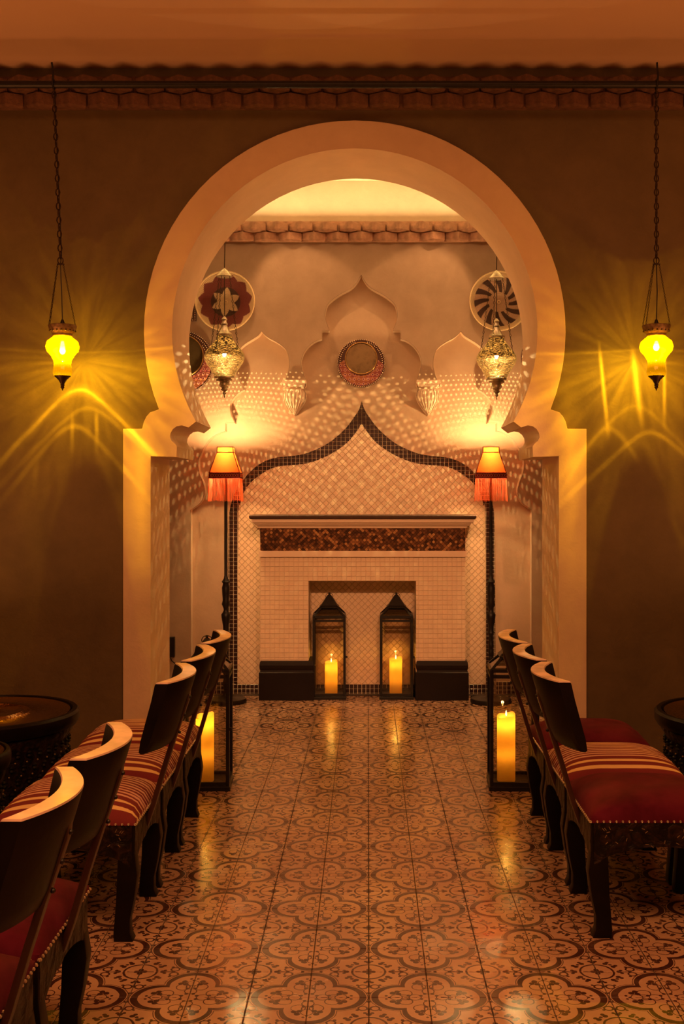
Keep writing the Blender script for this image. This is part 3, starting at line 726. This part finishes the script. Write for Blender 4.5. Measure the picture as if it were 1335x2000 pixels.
for x in (XL+.02, XR-.02): rail.lathe([(.05, -.01), (.05, .01)], (x, YA, RAILZ), 16)
tag(rail.build('hanging_rail', M['iron'], smooth=50), 'long black rail running across in front of the brick cornice', 'rail')
def amber_lantern(px, ptop, pbz, mat, label):
    x = X(px, YA); r = empty('amber_lantern', (x, YA, 0), label, 'hanging lantern', 'amber glass lanterns on chains')
    z = lambda py: Z(py, YA)
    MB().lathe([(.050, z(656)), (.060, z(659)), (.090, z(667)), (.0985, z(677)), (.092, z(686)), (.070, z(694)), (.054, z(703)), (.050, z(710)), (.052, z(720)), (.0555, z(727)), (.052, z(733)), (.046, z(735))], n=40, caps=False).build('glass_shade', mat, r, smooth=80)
    MB().lathe([(.006, z(640)), (.050, z(640)), (.052, z(655)), (.050, z(658)), (.056, z(656)), (.058, z(652)), (.075, z(647)), (.081, z(640)), (.084, z(636)), (.078, z(635)), (.05, z(637)), (.006, z(638))], n=32).build('crown', M['crown'], r, smooth=35)
    sc = MB()
    for i in range(18): a = 2*PI*i/18; sc.ball((.073*math.cos(a), .073*math.sin(a), z(646.5)), .0065, 1, 6, 4)
    sc.build('crown_ornament', M['chain'], r)
    MB().lathe([(.014, z(640)), (.013, z(630)), (.006, z(624))], n=14).build('cable_gland', M['iron'], r, smooth=50)
    MB().lathe([(.047, z(733)), (.044, z(736)), (.024, z(742)), (.012, z(749)), (.010, z(750)), (.013, z(752)), (.009, z(754)), (.012, z(756.5)), (.006, z(759)), (.0012, z(763))], n=20).build('finial', M['chain'], r, smooth=50)
    hk = Vector((X(ptop, YA)-x, 0, RAILZ)); ring_z = z(515)
    hx = X(px-4, YA)-x if ptop < 600 else 0
    ch = MB(); chain_mb(ch, hk+Vector((0, 0, .0)), (hx, 0, ring_z+.03), .052, .012, .0042); ch.build('main_chain', M['chain'], r, smooth=60)
    MB().tube([hk+Vector((0, -.026, 0)), hk+Vector((.004, -.026, .05)), hk+Vector((0, -.02, .09)), hk+Vector((-.004, -.03, .12))], .006, 6).tube([hk+Vector((0, .028*math.cos(k), .028*math.sin(k))) for k in [2*PI*j/16 for j in range(16)]], .0045, 6, True).build('hook', M['iron'], r)
    rg = MB().tube([(hx+.016*math.cos(k), 0, ring_z+.018+.02*math.sin(k)) for k in [2*PI*j/16 for j in range(16)]], .0035, 6, True)
    rg.box(hx-.02, hx+.022, -.006, .006, ring_z-.008, ring_z).build('suspension_ring', M['chain'], r)
    for a in (PI*.97, PI*1.1+.15, -.12):
        s_ = MB(); chain_mb(s_, (hx+.016*math.cos(a), .016*math.sin(a), ring_z), (.079*math.cos(a), .079*math.sin(a), z(637)), .015, .0042, .0015, 6)
        s_.build('side_chain', M['chain'], r)
    MB().tube([(hx, 0, ring_z), (hx+.006, .004, z(570)), (0, 0, z(628))], .003, 6).build('cable', M['iron'], r, smooth=60)
    MB().tube([(hk.x, .01, hk.z-.02), (hx+.004, .012, ring_z+.05), (hx, 0, ring_z)], .0028, 6).build('hanging_cable', M['iron'], r, smooth=60)
    bz = z(pbz)
    MB().lathe([(.013, z(655)), (.014, z(666)), (.010, z(667))], n=14).build('bulb_holder', M['iron'], r)
    MB().lathe([(.008, z(667)), (.016, bz+.012), (.018, bz), (.012, bz-.014), (.002, bz-.019)], n=16).build('bulb', M['bulb2'], r, smooth=80)
    point('lantern_light', (0, 0, bz), 300, (1, .60, .03), .0016, r)
    return r
bzL, bzR = Z(686, YA), Z(679, YA)
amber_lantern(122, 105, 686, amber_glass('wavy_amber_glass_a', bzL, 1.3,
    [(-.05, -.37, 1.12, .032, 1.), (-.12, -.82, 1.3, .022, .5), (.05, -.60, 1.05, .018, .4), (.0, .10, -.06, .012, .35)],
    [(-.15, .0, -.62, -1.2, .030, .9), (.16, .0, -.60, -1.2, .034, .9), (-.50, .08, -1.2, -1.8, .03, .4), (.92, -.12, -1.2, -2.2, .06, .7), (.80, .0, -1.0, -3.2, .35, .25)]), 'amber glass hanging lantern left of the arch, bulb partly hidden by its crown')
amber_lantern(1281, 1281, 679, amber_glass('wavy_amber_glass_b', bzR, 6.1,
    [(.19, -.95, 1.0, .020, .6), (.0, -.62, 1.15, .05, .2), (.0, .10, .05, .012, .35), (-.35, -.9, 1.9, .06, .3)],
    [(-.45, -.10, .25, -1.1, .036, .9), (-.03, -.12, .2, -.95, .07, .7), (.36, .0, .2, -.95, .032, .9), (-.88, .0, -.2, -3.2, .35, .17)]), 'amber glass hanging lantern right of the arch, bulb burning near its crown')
# ---------------------------------------------------------------- pierced metal lanterns
def pierced(bz):
    t = NT('pierced_metal'); c = t.xyz(t.vm('SUBTRACT', t.coord(), (0., 0., bz)))
    az = t.math('ARCTAN2', c[1], c[0]); rr_ = t.math('SQRT', t.math('ADD', t.math('MULTIPLY', c[0], c[0]), t.math('MULTIPLY', c[1], c[1])))
    el = t.math('ARCTAN2', c[2], rr_); N_ = 132
    a = t.math('MULTIPLY', az, N_/(2*PI)); e = t.math('MULTIPLY', el, N_/(2*PI)*1.0)
    row = t.math('MULTIPLY', t.math('MODULO', t.math('ABSOLUTE', t.math('FLOOR', e)), 2.), .5)
    fa = t.math('SUBTRACT', t.math('FRACT', t.math('ADD', a, row)), .5); fe = t.math('SUBTRACT', t.math('FRACT', e), .5)
    hole_ = t.math('LESS_THAN', t.vm('LENGTH', t.comb(fa, fe, 0.)), t.ramp(el, -.03, -.16, .12, .25))
    band = t.math('LESS_THAN', el, -.03); hole_ = t.math('MULTIPLY', hole_, band)
    fil = t.noise(t.vm('MULTIPLY', t.coord(), (60., 60., 160.)), 1., 3, .6, .8)
    t.set(Base_Color=t.mix(t.ramp(fil, .42, .6), (.035, .022, .011), (.21, .14, .07)), Metallic=.9, Roughness=.35)
    t.bump(fil, .6, .006)
    tr = t.node('ShaderNodeBsdfTransparent'); tl = t.node('ShaderNodeBsdfTranslucent'); tl.inputs[0].default_value = (.8, .5, .18, 1)
    m0 = t.node('ShaderNodeMixShader'); t.l.new(t.ramp(fil, .5, .62, .0, .025), m0.inputs[0]); t.l.new(t.b.outputs[0], m0.inputs[1]); t.l.new(tl.outputs[0], m0.inputs[2])
    mx = t.node('ShaderNodeMixShader'); t.l.new(hole_, mx.inputs[0]); t.l.new(m0.outputs[0], mx.inputs[1]); t.l.new(tr.outputs[0], mx.inputs[2])
    t.l.new(mx.outputs[0], t.out.inputs[0]); return t.m
YS = 8.62
def pierced_lantern(px, dy, label):
    x = X(px, YS); r = empty('pierced_lantern', (x, YS, 0), label, 'hanging lantern', 'pierced metal lanterns in the niche')
    z = lambda py: Z(py+dy, YS); s = YS/F; bz = z(693)
    MB().lathe([(14*s, z(655)), (17*s, z(663)), (25*s, z(674)), (34*s, z(684)), (38.5*s, z(693)), (39*s, z(700)), (36*s, z(708)), (28*s, z(720)), (22*s, z(730)), (19*s, z(737))], n=48, caps=False).build('pierced_body', M['pierced'], r, smooth=80)
    MB().lathe([(19*s, z(736)), (20*s, z(738)), (19*s, z(740)), (15*s, z(741)), (16*s, z(743)), (15*s, z(745)), (9*s, z(747)), (10.5*s, z(751)), (9.5*s, z(755)), (5*s, z(758)), (7*s, z(761)), (5*s, z(763)), (2.5*s, z(765)), (4*s, z(768)), (1*s, z(771)), (2*s, z(773)), (.5*s, z(777))], n=28).build('finial', M['silver'], r, smooth=40)
    MB().lathe([(15.5*s, z(656)), (16*s, z(653)), (12*s, z(649)), (8*s, z(642)), (5.5*s, z(636)), (7*s, z(633)), (5*s, z(630)), (4*s, z(626)), (6*s, z(624)), (4*s, z(621)), (1.5*s, z(618))], n=28).build('neck', M['silver'], r, smooth=40)
    MB().lathe([(15*s, z(541)), (16*s, z(540)), (14*s, z(537)), (10*s, z(532)), (6*s, z(528)), (2*s, z(525)), (.8*s, z(523))], n=28).build('top_cap', M['silver'], r, smooth=40)
    MB().tube([(0, 0, z(620)), (.002, 0, z(580)), (0, 0, z(540))], .0035, 6).build('rod', M['chain'], r)
    MB().tube([(0, 0, z(524)), (.004, 0, 3.6), (0, 0, NZC-.01)], .004, 6).lathe([(.045, NZC-.02), (.05, NZC)], (0, 0, 0), 20).build('cable', M['chain'], r)
    for a in (2.6, -.55, -1.9):
        c_ = MB(); chain_mb(c_, (.052*math.cos(a), .052*math.sin(a), z(541)), (.132*math.cos(a), .132*math.sin(a), z(682)), .026, .0065, .002, 6); c_.build('side_chain', M['chain'], r)
    MB().lathe([(.003, bz+.05), (.010, bz+.03), (.015, bz+.008), (.012, bz-.010), (.002, bz-.016)], n=14).build('bulb', M['bulb'], r, smooth=80)
    point('lantern_light', (0, 0, bz), 48, (1, .66, .24), .0006, r)
    return r
M['pierced'] = pierced(Z(693, YS))
pierced_lantern(438, 0, 'pierced silver metal lantern hanging before the star patterned basket')
M['pierced'] = pierced(Z(697, YS))
pierced_lantern(969, 4, 'pierced silver metal lantern hanging before the swirl patterned basket')
# ---------------------------------------------------------------- wall baskets
def basket_mat(kind):
    t = NT('woven_basket_'+kind); c = t.xyz(t.coord()); r_ = t.math('DIVIDE', t.math('SQRT', t.math('ADD', t.math('MULTIPLY', c[0], c[0]), t.math('MULTIPLY', c[2], c[2]))), .245)
    a = t.math('ARCTAN2', c[2], c[0]); coil = t.math('SINE', t.math('MULTIPLY', r_, 190.))
    jag = t.math('MULTIPLY', t.math('SUBTRACT', t.math('FRACT', t.math('MULTIPLY', r_, 30.)), .5), .03)
    straw, dk, rd = (.72, .52, .30), (.06, .022, .018), (.20, .035, .03)
    tri = lambda n, ph: t.math('ABSOLUTE', t.math('SUBTRACT', t.math('FRACT', t.math('ADD', t.math('MULTIPLY', a, n/(2*PI)), ph)), .5))
    if kind == 'star':
        s1 = t.math('LESS_THAN', t.math('ADD', r_, jag), t.math('SUBTRACT', .50, t.math('MULTIPLY', tri(6, .1), .45)))
        s2 = t.math('LESS_THAN', t.math('ADD', r_, jag), t.math('SUBTRACT', .92, t.math('MULTIPLY', tri(11, .2), .26)))
        core = t.math('LESS_THAN', r_, .50); redring = t.mix(core, rd, dk)
        col = t.mix(s1, t.mix(s2, straw, redring), straw)
    else:
        sw = t.math('ADD', t.math('MULTIPLY', a, 12/(2*PI)), t.math('MULTIPLY', r_, -1.1))
        band = t.math('LESS_THAN', t.math('ADD', t.math('FRACT', sw), t.math('MULTIPLY', jag, 3.)), .52)
        zone = t.math('MULTIPLY', t.math('GREATER_THAN', r_, .34), t.math('LESS_THAN', r_, .84))
        col = t.mix(t.math('MULTIPLY', band, zone), (.60, .38, .25), dk)
        col = t.mix(t.math('GREATER_THAN', r_, .84), col, straw)
    fine = t.math('MULTIPLY', coil, .5)
    t.set(Base_Color=t.mix(t.ramp(coil, -1., 1., .30, 0.), col, (.06, .03, .02)), Roughness=.75)
    t.bump(coil, .6, .004); return t.m
def basket(px, py, kind, label):
    Yb = YP-.03; x, z = X(px, Yb), Z(py, Yb); R_ = .247
    r = empty('woven_basket', (x, YP-.002, z), label, 'basket', 'round woven baskets on the niche wall')
    MB().lathe([(.001, .002), (R_*.45, .004), (R_*.75, .014), (R_*.92, .035), (R_, .058), (R_*.985, .063), (R_*.96, .060), (R_*.88, .038), (R_*.72, .020), (R_*.45, .010), (.001, .008)], (0, 0, 0), 56, False, 'Y').build('woven_bowl', basket_mat(kind), r, smooth=60)
    MB().tube([(R_*.985*math.cos(k), -.061, R_*.985*math.sin(k)) for k in [2*PI*j/64 for j in range(64)]], .006, 8, True).build('rim', M['straw'], r, smooth=80)
    MB().tube([(.012*math.cos(k), -.011, .012*math.sin(k)) for k in [2*PI*j/12 for j in range(12)]], .004, 6, True).build('centre_coil', M['straw'], r)
M['straw'] = plain('straw', (.78, .60, .34), .7, scale=60)
basket(440, 589, 'star', 'round woven basket with a pale star on dark red, left on the niche wall')
basket(974, 589, 'swirl', 'round woven basket with dark swirling rays, right on the niche wall')
# ---------------------------------------------------------------- studded mirrors
def kilim():
    t = NT('kilim_fabric'); c = t.xyz(t.coord()); s_ = 26.
    a = t.math('ABSOLUTE', t.math('SUBTRACT', t.math('FRACT', t.math('MULTIPLY', c[0], s_)), .5)); b = t.math('ABSOLUTE', t.math('SUBTRACT', t.math('FRACT', t.math('MULTIPLY', c[2], s_)), .5))
    d = t.math('LESS_THAN', t.math('ADD', a, b), .42); d2 = t.math('LESS_THAN', t.math('ADD', a, b), .20)
    wv = t.noise(t.vm('MULTIPLY', t.coord(), (1., 1., 9.)), 14, 3); 
    col = t.mix(d, t.mix(t.ramp(wv, .45, .55), (.22, .04, .05), (.36, .13, .05)), (.46, .22, .18)); col = t.mix(d2, col, (.15, .02, .04))
    t.set(Base_Color=col, Roughness=.8); t.bump(t.noise(t.coord(), 150, 2), .3, .003); return t.m
M['kilim'] = kilim()
def mirror_mat():
    t = NT('aged_mirror'); n = t.noise(t.coord(), 14, 5, .7)
    t.set(Base_Color=t.mix(t.ramp(n, .5, .75), (.16, .115, .055), (.07, .05, .02)), Metallic=.6, Roughness=.25); return t.m
M['mirror'] = mirror_mat()
M['leather'] = plain('dark_leather', (.07, .022, .015), .5, scale=20)
M['stud'] = plain('bright_stud', (.85, .70, .50), .25, .8, scale=30)
def round_mirror(px, py, Yb, R_, label):
    x, z = X(px, Yb), Z(py, Yb); r = empty('round_mirror', (x, Yb, z), label, 'mirror', 'studded round mirrors on the niche wall')
    rin, oz_ = R_*.655, R_*.20; n = 48
    ang = [2*PI*i/n for i in range(n)]
    def ringo(rad, oz2, y): return [(rad*math.cos(a), y, oz2+rad*math.sin(a)) for a in ang]
    MB().loft([ringo(R_, 0, 0), ringo(R_, 0, -.016), ringo(R_*.97, 0, -.022), ringo(rin, oz_, -.022), ringo(rin, oz_, -.006)], caps=False).build('frame', M['leather'], r, smooth=30)
    low = [a for a in [PI+.05+(PI-.1)*i/30 for i in range(31)]]
    mb = MB(); nn = len(low)
    vo = [(R_*.93*math.cos(a), -.0235, R_*.93*math.sin(a)) for a in low]; vi = [((rin*1.06)*math.cos(a), -.0235, oz_*.9+(rin*1.06)*math.sin(a)) for a in low]
    vo2 = [(a, -.0195, b) for a, _, b in vo]; vi2 = [(a, -.0195, b) for a, _, b in vi]
    mb.add(vo+vi+vo2+vi2, [(i, i+1, nn+i+1, nn+i) for i in range(nn-1)]+[(i, i+1, 2*nn+i+1, 2*nn+i) for i in range(nn-1)]+[(nn+i, nn+i+1, 3*nn+i+1, 3*nn+i) for i in range(nn-1)])
    mb.build('kilim_crescent', M['kilim'], r)
    MB().loft([ringo(rin, oz_, -.004), ringo(rin, oz_, -.008)]).build('mirror_glass', M['mirror'], r)
    MB().tube([(rin*math.cos(a), -.024, oz_+rin*math.sin(a)) for a in ang], .005, 8, True).build('mirror_rim', M['brass'], r, smooth=70)
    st = MB(); k = int(2*PI*R_/.017)
    for i in range(k): a = 2*PI*i/k; st.ball((R_*.975*math.cos(a), -.024, R_*.975*math.sin(a)), .0050, 1, 6, 4)
    for f in (.80, .885) if R_ > .22 else (.88,):
        k2 = int(PI*R_*f/.017)
        for i in range(k2+1):
            a = PI*i/k2; p = Vector((R_*f*math.cos(a), R_*f*math.sin(a)+R_*.02))
            if (p-Vector((0, oz_))).length > rin+.010: st.ball((p.x, -.0235, p.y), .0052, 1, 6, 4)
    tag(st.build('studs', M['stud'], r), kind='stuff')
round_mirror(705, 710, YR, .202, 'small studded round mirror in the centre of the niche wall above the pointed panel')
round_mirror(357, 708, YP, .262, 'large studded round mirror below the star patterned basket, cut by the arch')
round_mirror(1078, 700, YP, .262, 'studded round mirror behind the right edge of the arch, only its rim visible')
r = empty('studded_frame', (X(351, YP), YP, Z(601, YP)), 'small studded red wall frame peeking past the arch left of the star basket', 'wall hanging')
h = .14; v = .115
MB().box(-h, h, -.02, 0, -v, v).build('frame', M['leather'], r, bevel=.003)
MB().box(-h*.62, h*.62, -.024, -.018, -v*.6, v*.6).build('fabric_inset', M['kilim'], r)
st = MB()
for f in (.92, .76):
    for i in range(15):
        q_ = -1+2*i/14
        for s in (-1, 1): st.ball((q_*h*f, -.022, s*v*f), .005); st.ball((s*h*f, -.022, q_*v*f), .005)
tag(st.build('studs', M['stud'], r), kind='stuff')
# socket box on the niche wall
r = empty('wall_socket', (X(335, YP), YP, Z(1262, YP)), 'small dark wall box with a cable, low on the niche wall beside the left jamb', 'wall box')
MB().box(-.028, .030, -.045, 0, -.085, .080).build('box', M['iron'], r, bevel=.004)
MB().tube([(-.01, -.03, -.085), (.01, -.035, -.12), (.06, -.03, -.16), (.13, -.02, -.24), (.15, -.01, -.5), (.15, -.01, -Z(1262, YP)+.01)], .005, 6).build('cable', M['iron'], r, smooth=70)
# ---------------------------------------------------------------- chairs
def chair_proto(sx, striped, name='low_chair'):
    """sx: +1 back of the chair towards +x (left row), -1 towards -x (right row). origin on the floor under the seat"""
    r = bpy.data.objects.new(name, None); C.objects.link(r); r.empty_display_size = .1; r['category'] = 'chair'
    D, W = .265, .265
    def mbx(mb): mb.v = [(p[0]*sx, p[1], p[2]) for p in mb.v]; return mb
    # cushion
    n = 26; vs_, fs = [], []
    for i in range(n+1):
        for j in range(n+1):
            u, v_ = -1+2*i/n, -1+2*j/n; e = max(0, (1-abs(u)**3.2))*max(0, (1-abs(v_)**3.2))
            pk = .004*math.sin(v_*34)*max(0, abs(u)-.72)/.28 if striped else .002*math.sin(v_*9+u*4)
            vs_.append((u*D, v_*W, .452+.078*e**.55+pk))
    for i in range(n):
        for j in range(n): a = i*(n+1)+j; fs.append((a, a+1, a+n+2, a+n+1))
    b0 = len(vs_); rim = [i*(n+1) for i in range(n+1)]+[n*(n+1)+j for j in range(1, n+1)]+[i*(n+1)+n for i in range(n-1, -1, -1)]+[j for j in range(n-1, 0, -1)]
    for k in rim: p = vs_[k]; vs_.append((p[0], p[1], .435))
    m = len(rim)
    for k in range(m): fs.append((rim[k], rim[(k+1) % m], b0+(k+1) % m, b0+k))
    mb = MB().add(vs_, fs); mbx(mb).build('seat', M['stripe'] if striped else M['velvet'], r, smooth=70)
    nl = MB(); k = 22
    for i in range(k+1):
        q_ = -1+2*i/k
        for s in (-1, 1): nl.ball((q_*D, s*(W+.003), .441), .0052, 1, 6, 4); nl.ball((s*(D+.003), q_*W, .441), .0052, 1, 6, 4)
    tag(mbx(nl).build('nailheads', M['stud'], r), kind='stuff')
    # aprons with an arched lower edge
    def apron(L_): return [(-L_, .436)]+[(-L_, .27)]+[(-L_+2*L_*t_, .27+.075*math.sin(PI*t_)**.6) for t_ in [i/12 for i in range(1, 12)]]+[(L_, .27), (L_, .436)]
    for s in (-1, 1):
        mb = MB().prism(apron(D-.012), s*(W-.012)-.012, s*(W-.012)+.012); mbx(mb).build('apron', M['carved'], r)
        mb = MB().prism(apron(W-.012), -.012, .012); mb.v = [(s*(D-.014)+p[1], p[0], p[2]) for p in mb.v]; mbx(mb).build('apron', M['carved'], r)
    inl = MB(); rn = random.Random(5)
    for i in range(26):
        xx, zz_, a = rn.uniform(-D*.85, D*.85), rn.uniform(.345, .42), rn.uniform(0, PI)
        for s in (-1,):
            d = Vector((math.cos(a), 0, math.sin(a)))*.006; c_ = Vector((xx, s*W-.0005, zz_)); inl.bar(c_-d, c_+d, .0022)
    tag(mbx(inl).build('bone_inlay', M['inlay'], r), kind='stuff')
    # legs
    def leg(xx, yy, back):
        path = [(0, .436, .030), (0, .33, .031), (.004*back, .25, .038), (-.004*back, .16, .034), (-.016*back, .08, .029), (-.018*back, .03, .031), (-.010*back, 0, .036)]
        rings = []
        for dx, z, hh in path: rings.append([(xx+dx+a*hh, yy+b*hh*.85, z) for a, b in ((-1,-1),(1,-1),(1,1),(-1,1))])
        mb = MB().loft(rings[::-1]); mbx(mb).build('leg', M['lacquer'], r, bevel=.004, smooth=50)
    for a in (-1, 1):
        for b in (-1, 1): leg(a*(D-.034), b*(W-.030), a)
    # curved backrest board, leaning towards the aisle
    lean = lambda z: D-.005+(z-.40)*.30
    n = 18; Wb = .215
    def section(z, t_out, t_in, wf=1.0):
        pts = []
        for i in range(n+1): q_ = -1+2*i/n; pts.append((lean(z)-.070*q_*q_+t_out*(1-.1*q_*q_), q_*Wb*wf, z-.012*(1-q_)*.5))
        for i in range(n, -1, -1): q_ = -1+2*i/n; pts.append((lean(z)-.070*q_*q_-t_in*(1-.25*q_*q_), q_*Wb*wf, z-.012*(1-q_)*.5))
        return pts
    secs = [section(.700, .004, .010, .95), section(.708, .012, .020, .985), section(.75, .018, .028), section(.90, .020, .034), section(.962, .020, .040), section(.969, .018, .038, .995)]
    mb = MB().loft(secs); mbx(mb).build('backrest', M['lacquer'], r, smooth=45)
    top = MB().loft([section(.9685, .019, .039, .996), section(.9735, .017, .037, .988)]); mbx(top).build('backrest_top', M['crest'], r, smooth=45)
    bar = MB().loft([[(lean(z)+o+.020*0+a*.010, b*.021, z) for a, b in ((-1,-1),(1,-1),(1,1),(-1,1))] for z, o in ((.31, .004), (.44, .010), (.60, .010), (.70, .012), (.86, .018), (.90, .010))])
    mbx(bar).build('back_slat', M['slat'], r, bevel=.003, smooth=50)
    for z in (.73, .80, .87):
        bt = MB().ball((0, 0, 0), .007, 1, 8, 5); bt.build('bolt', M['iron'], r, loc=(sx*(lean(z)+.027), 0, z))
    return r
M['inlay'] = plain('bone_inlay', (.22, .14, .07), .4)
M['slat'] = plain('slat_wood', (.045, .016, .008), .35, scale=10, spec=.35)
XCL, XCR = -1.135, 1.105
maroonL, stripeL = chair_proto(1, False), chair_proto(1, True)
maroonR, stripeR = chair_proto(-1, False), chair_proto(-1, True)
def place(proto, loc, label, group, first):
    o = proto if first else copy_tree(proto)
    o.location = loc; tag(o, label, 'chair', group); return o
gl_, gr_ = 'low curved-back chairs left of the aisle', 'low curved-back chairs right of the aisle'
place(maroonL, (XCL, 2.66, 0), 'dark curved-back chair with maroon seat nearest the camera in the left row', gl_, True)
place(maroonL, (XCL, 3.225, 0), 'dark curved-back chair with maroon seat just before the striped chairs, left row', gl_, False)
place(stripeL, (XCL, 4.445, 0), 'dark curved-back chair, front one of the three striped seats left of the aisle', gl_, True)
place(stripeL, (XCL, 5.02, 0), 'dark curved-back chair, middle one of the three striped seats left of the aisle', gl_, False)
place(stripeL, (XCL, 5.595, 0), 'dark curved-back chair with striped seat at the far end of the left row', gl_, False)
place(maroonR, (XCR, 4.48, 0), 'dark curved-back chair with maroon seat, front of the right row', gr_, True)
place(stripeR, (XCR, 5.05, 0), 'dark curved-back chair with the only striped seat right of the aisle', gr_, True)
place(maroonR, (XCR, 5.62, 0), 'dark curved-back chair with maroon seat at the far end of the right row', gr_, False)
# ---------------------------------------------------------------- tray tables
def table(loc, R_, label, Ht=.55):
    r = empty('tray_table', loc, label, 'table', 'round tray tables')
    MB().lathe([(R_*.80, 0), (R_*.82, .02), (R_*.78, .05), (R_*.86, .10), (R_*.88, Ht-.14), (R_*.93, Ht-.10), (R_*.93, Ht-.085), (R_*.86, Ht-.075), (R_*.3, Ht-.07)], n=56).build('drum', M['carved'], r, smooth=35)
    MB().lathe([(R_*.86, Ht-.085), (R_*.97, Ht-.075), (R_, Ht-.05), (R_, Ht-.012), (R_*.975, Ht), (R_*.93, Ht), (R_*.915, Ht-.012), (R_*.91, Ht-.03), (R_*.5, Ht-.034)], n=64).build('rim', M['lacquer'], r, smooth=40)
    prof = [(.001, Ht-.016), (R_*.08, Ht-.017), (R_*.12, Ht-.004), (R_*.16, Ht-.019), (R_*.36, Ht-.020), (R_*.40, Ht-.004), (R_*.44, Ht-.022), (R_*.48, Ht-.006), (R_*.52, Ht-.023), (R_*.80, Ht-.024), (R_*.86, Ht-.016), (R_*.90, Ht-.006), (R_*.905, Ht-.010), (R_*.88, Ht-.022), (R_*.5, Ht-.030), (.001, Ht-.030)]
    MB().lathe(prof, n=64, caps=False).build('brass_tray', M['tray'], r, smooth=60)
    sp_ = MB(); k = int(2*PI*R_*.88/.06)
    for row in range(5):
        z = .13+row*.065
        for i in range(k):
            a = 2*PI*(i+.5*(row % 2))/k; sp_.lathe([(.004, -.018), (.013, -.009), (.008, 0), (.013, .009), (.004, .018)], (R_*.885*math.cos(a), R_*.885*math.sin(a), z), 6)
    tag(sp_.build('carved_knobs', M['lacquer'], r), kind='stuff')
    st = MB()
    for row in range(4):
        for i in range(k): a = 2*PI*(i+.5*(row % 2)+.25)/k; st.ball((R_*.89*math.cos(a), R_*.89*math.sin(a), .16+row*.065), .0045)
    tag(st.build('inlay_dots', M['inlay'], r), kind='stuff')
def tray_mat():
    t = NT('hammered_brass'); p = t.coord(); v = t.node('ShaderNodeTexVoronoi'); t.put(v.inputs['Vector'], p); v.inputs['Scale'].default_value = 60
    t.set(Base_Color=(.36, .20, .09), Metallic=1., Roughness=.2); t.bump(v.outputs['Distance'], .25, .006); return t.m
M['tray'] = tray_mat()
table((-2.0, 5.82, 0), .485, 'large round tray table with dark drum beside the striped chairs at the left edge')
table((-1.87, 4.88, 0), .30, 'small round tray table whose dark rim just enters at the left edge')
table((1.985, 5.80, 0), .485, 'round tray table with dark drum at the right edge beyond the chairs', .55)
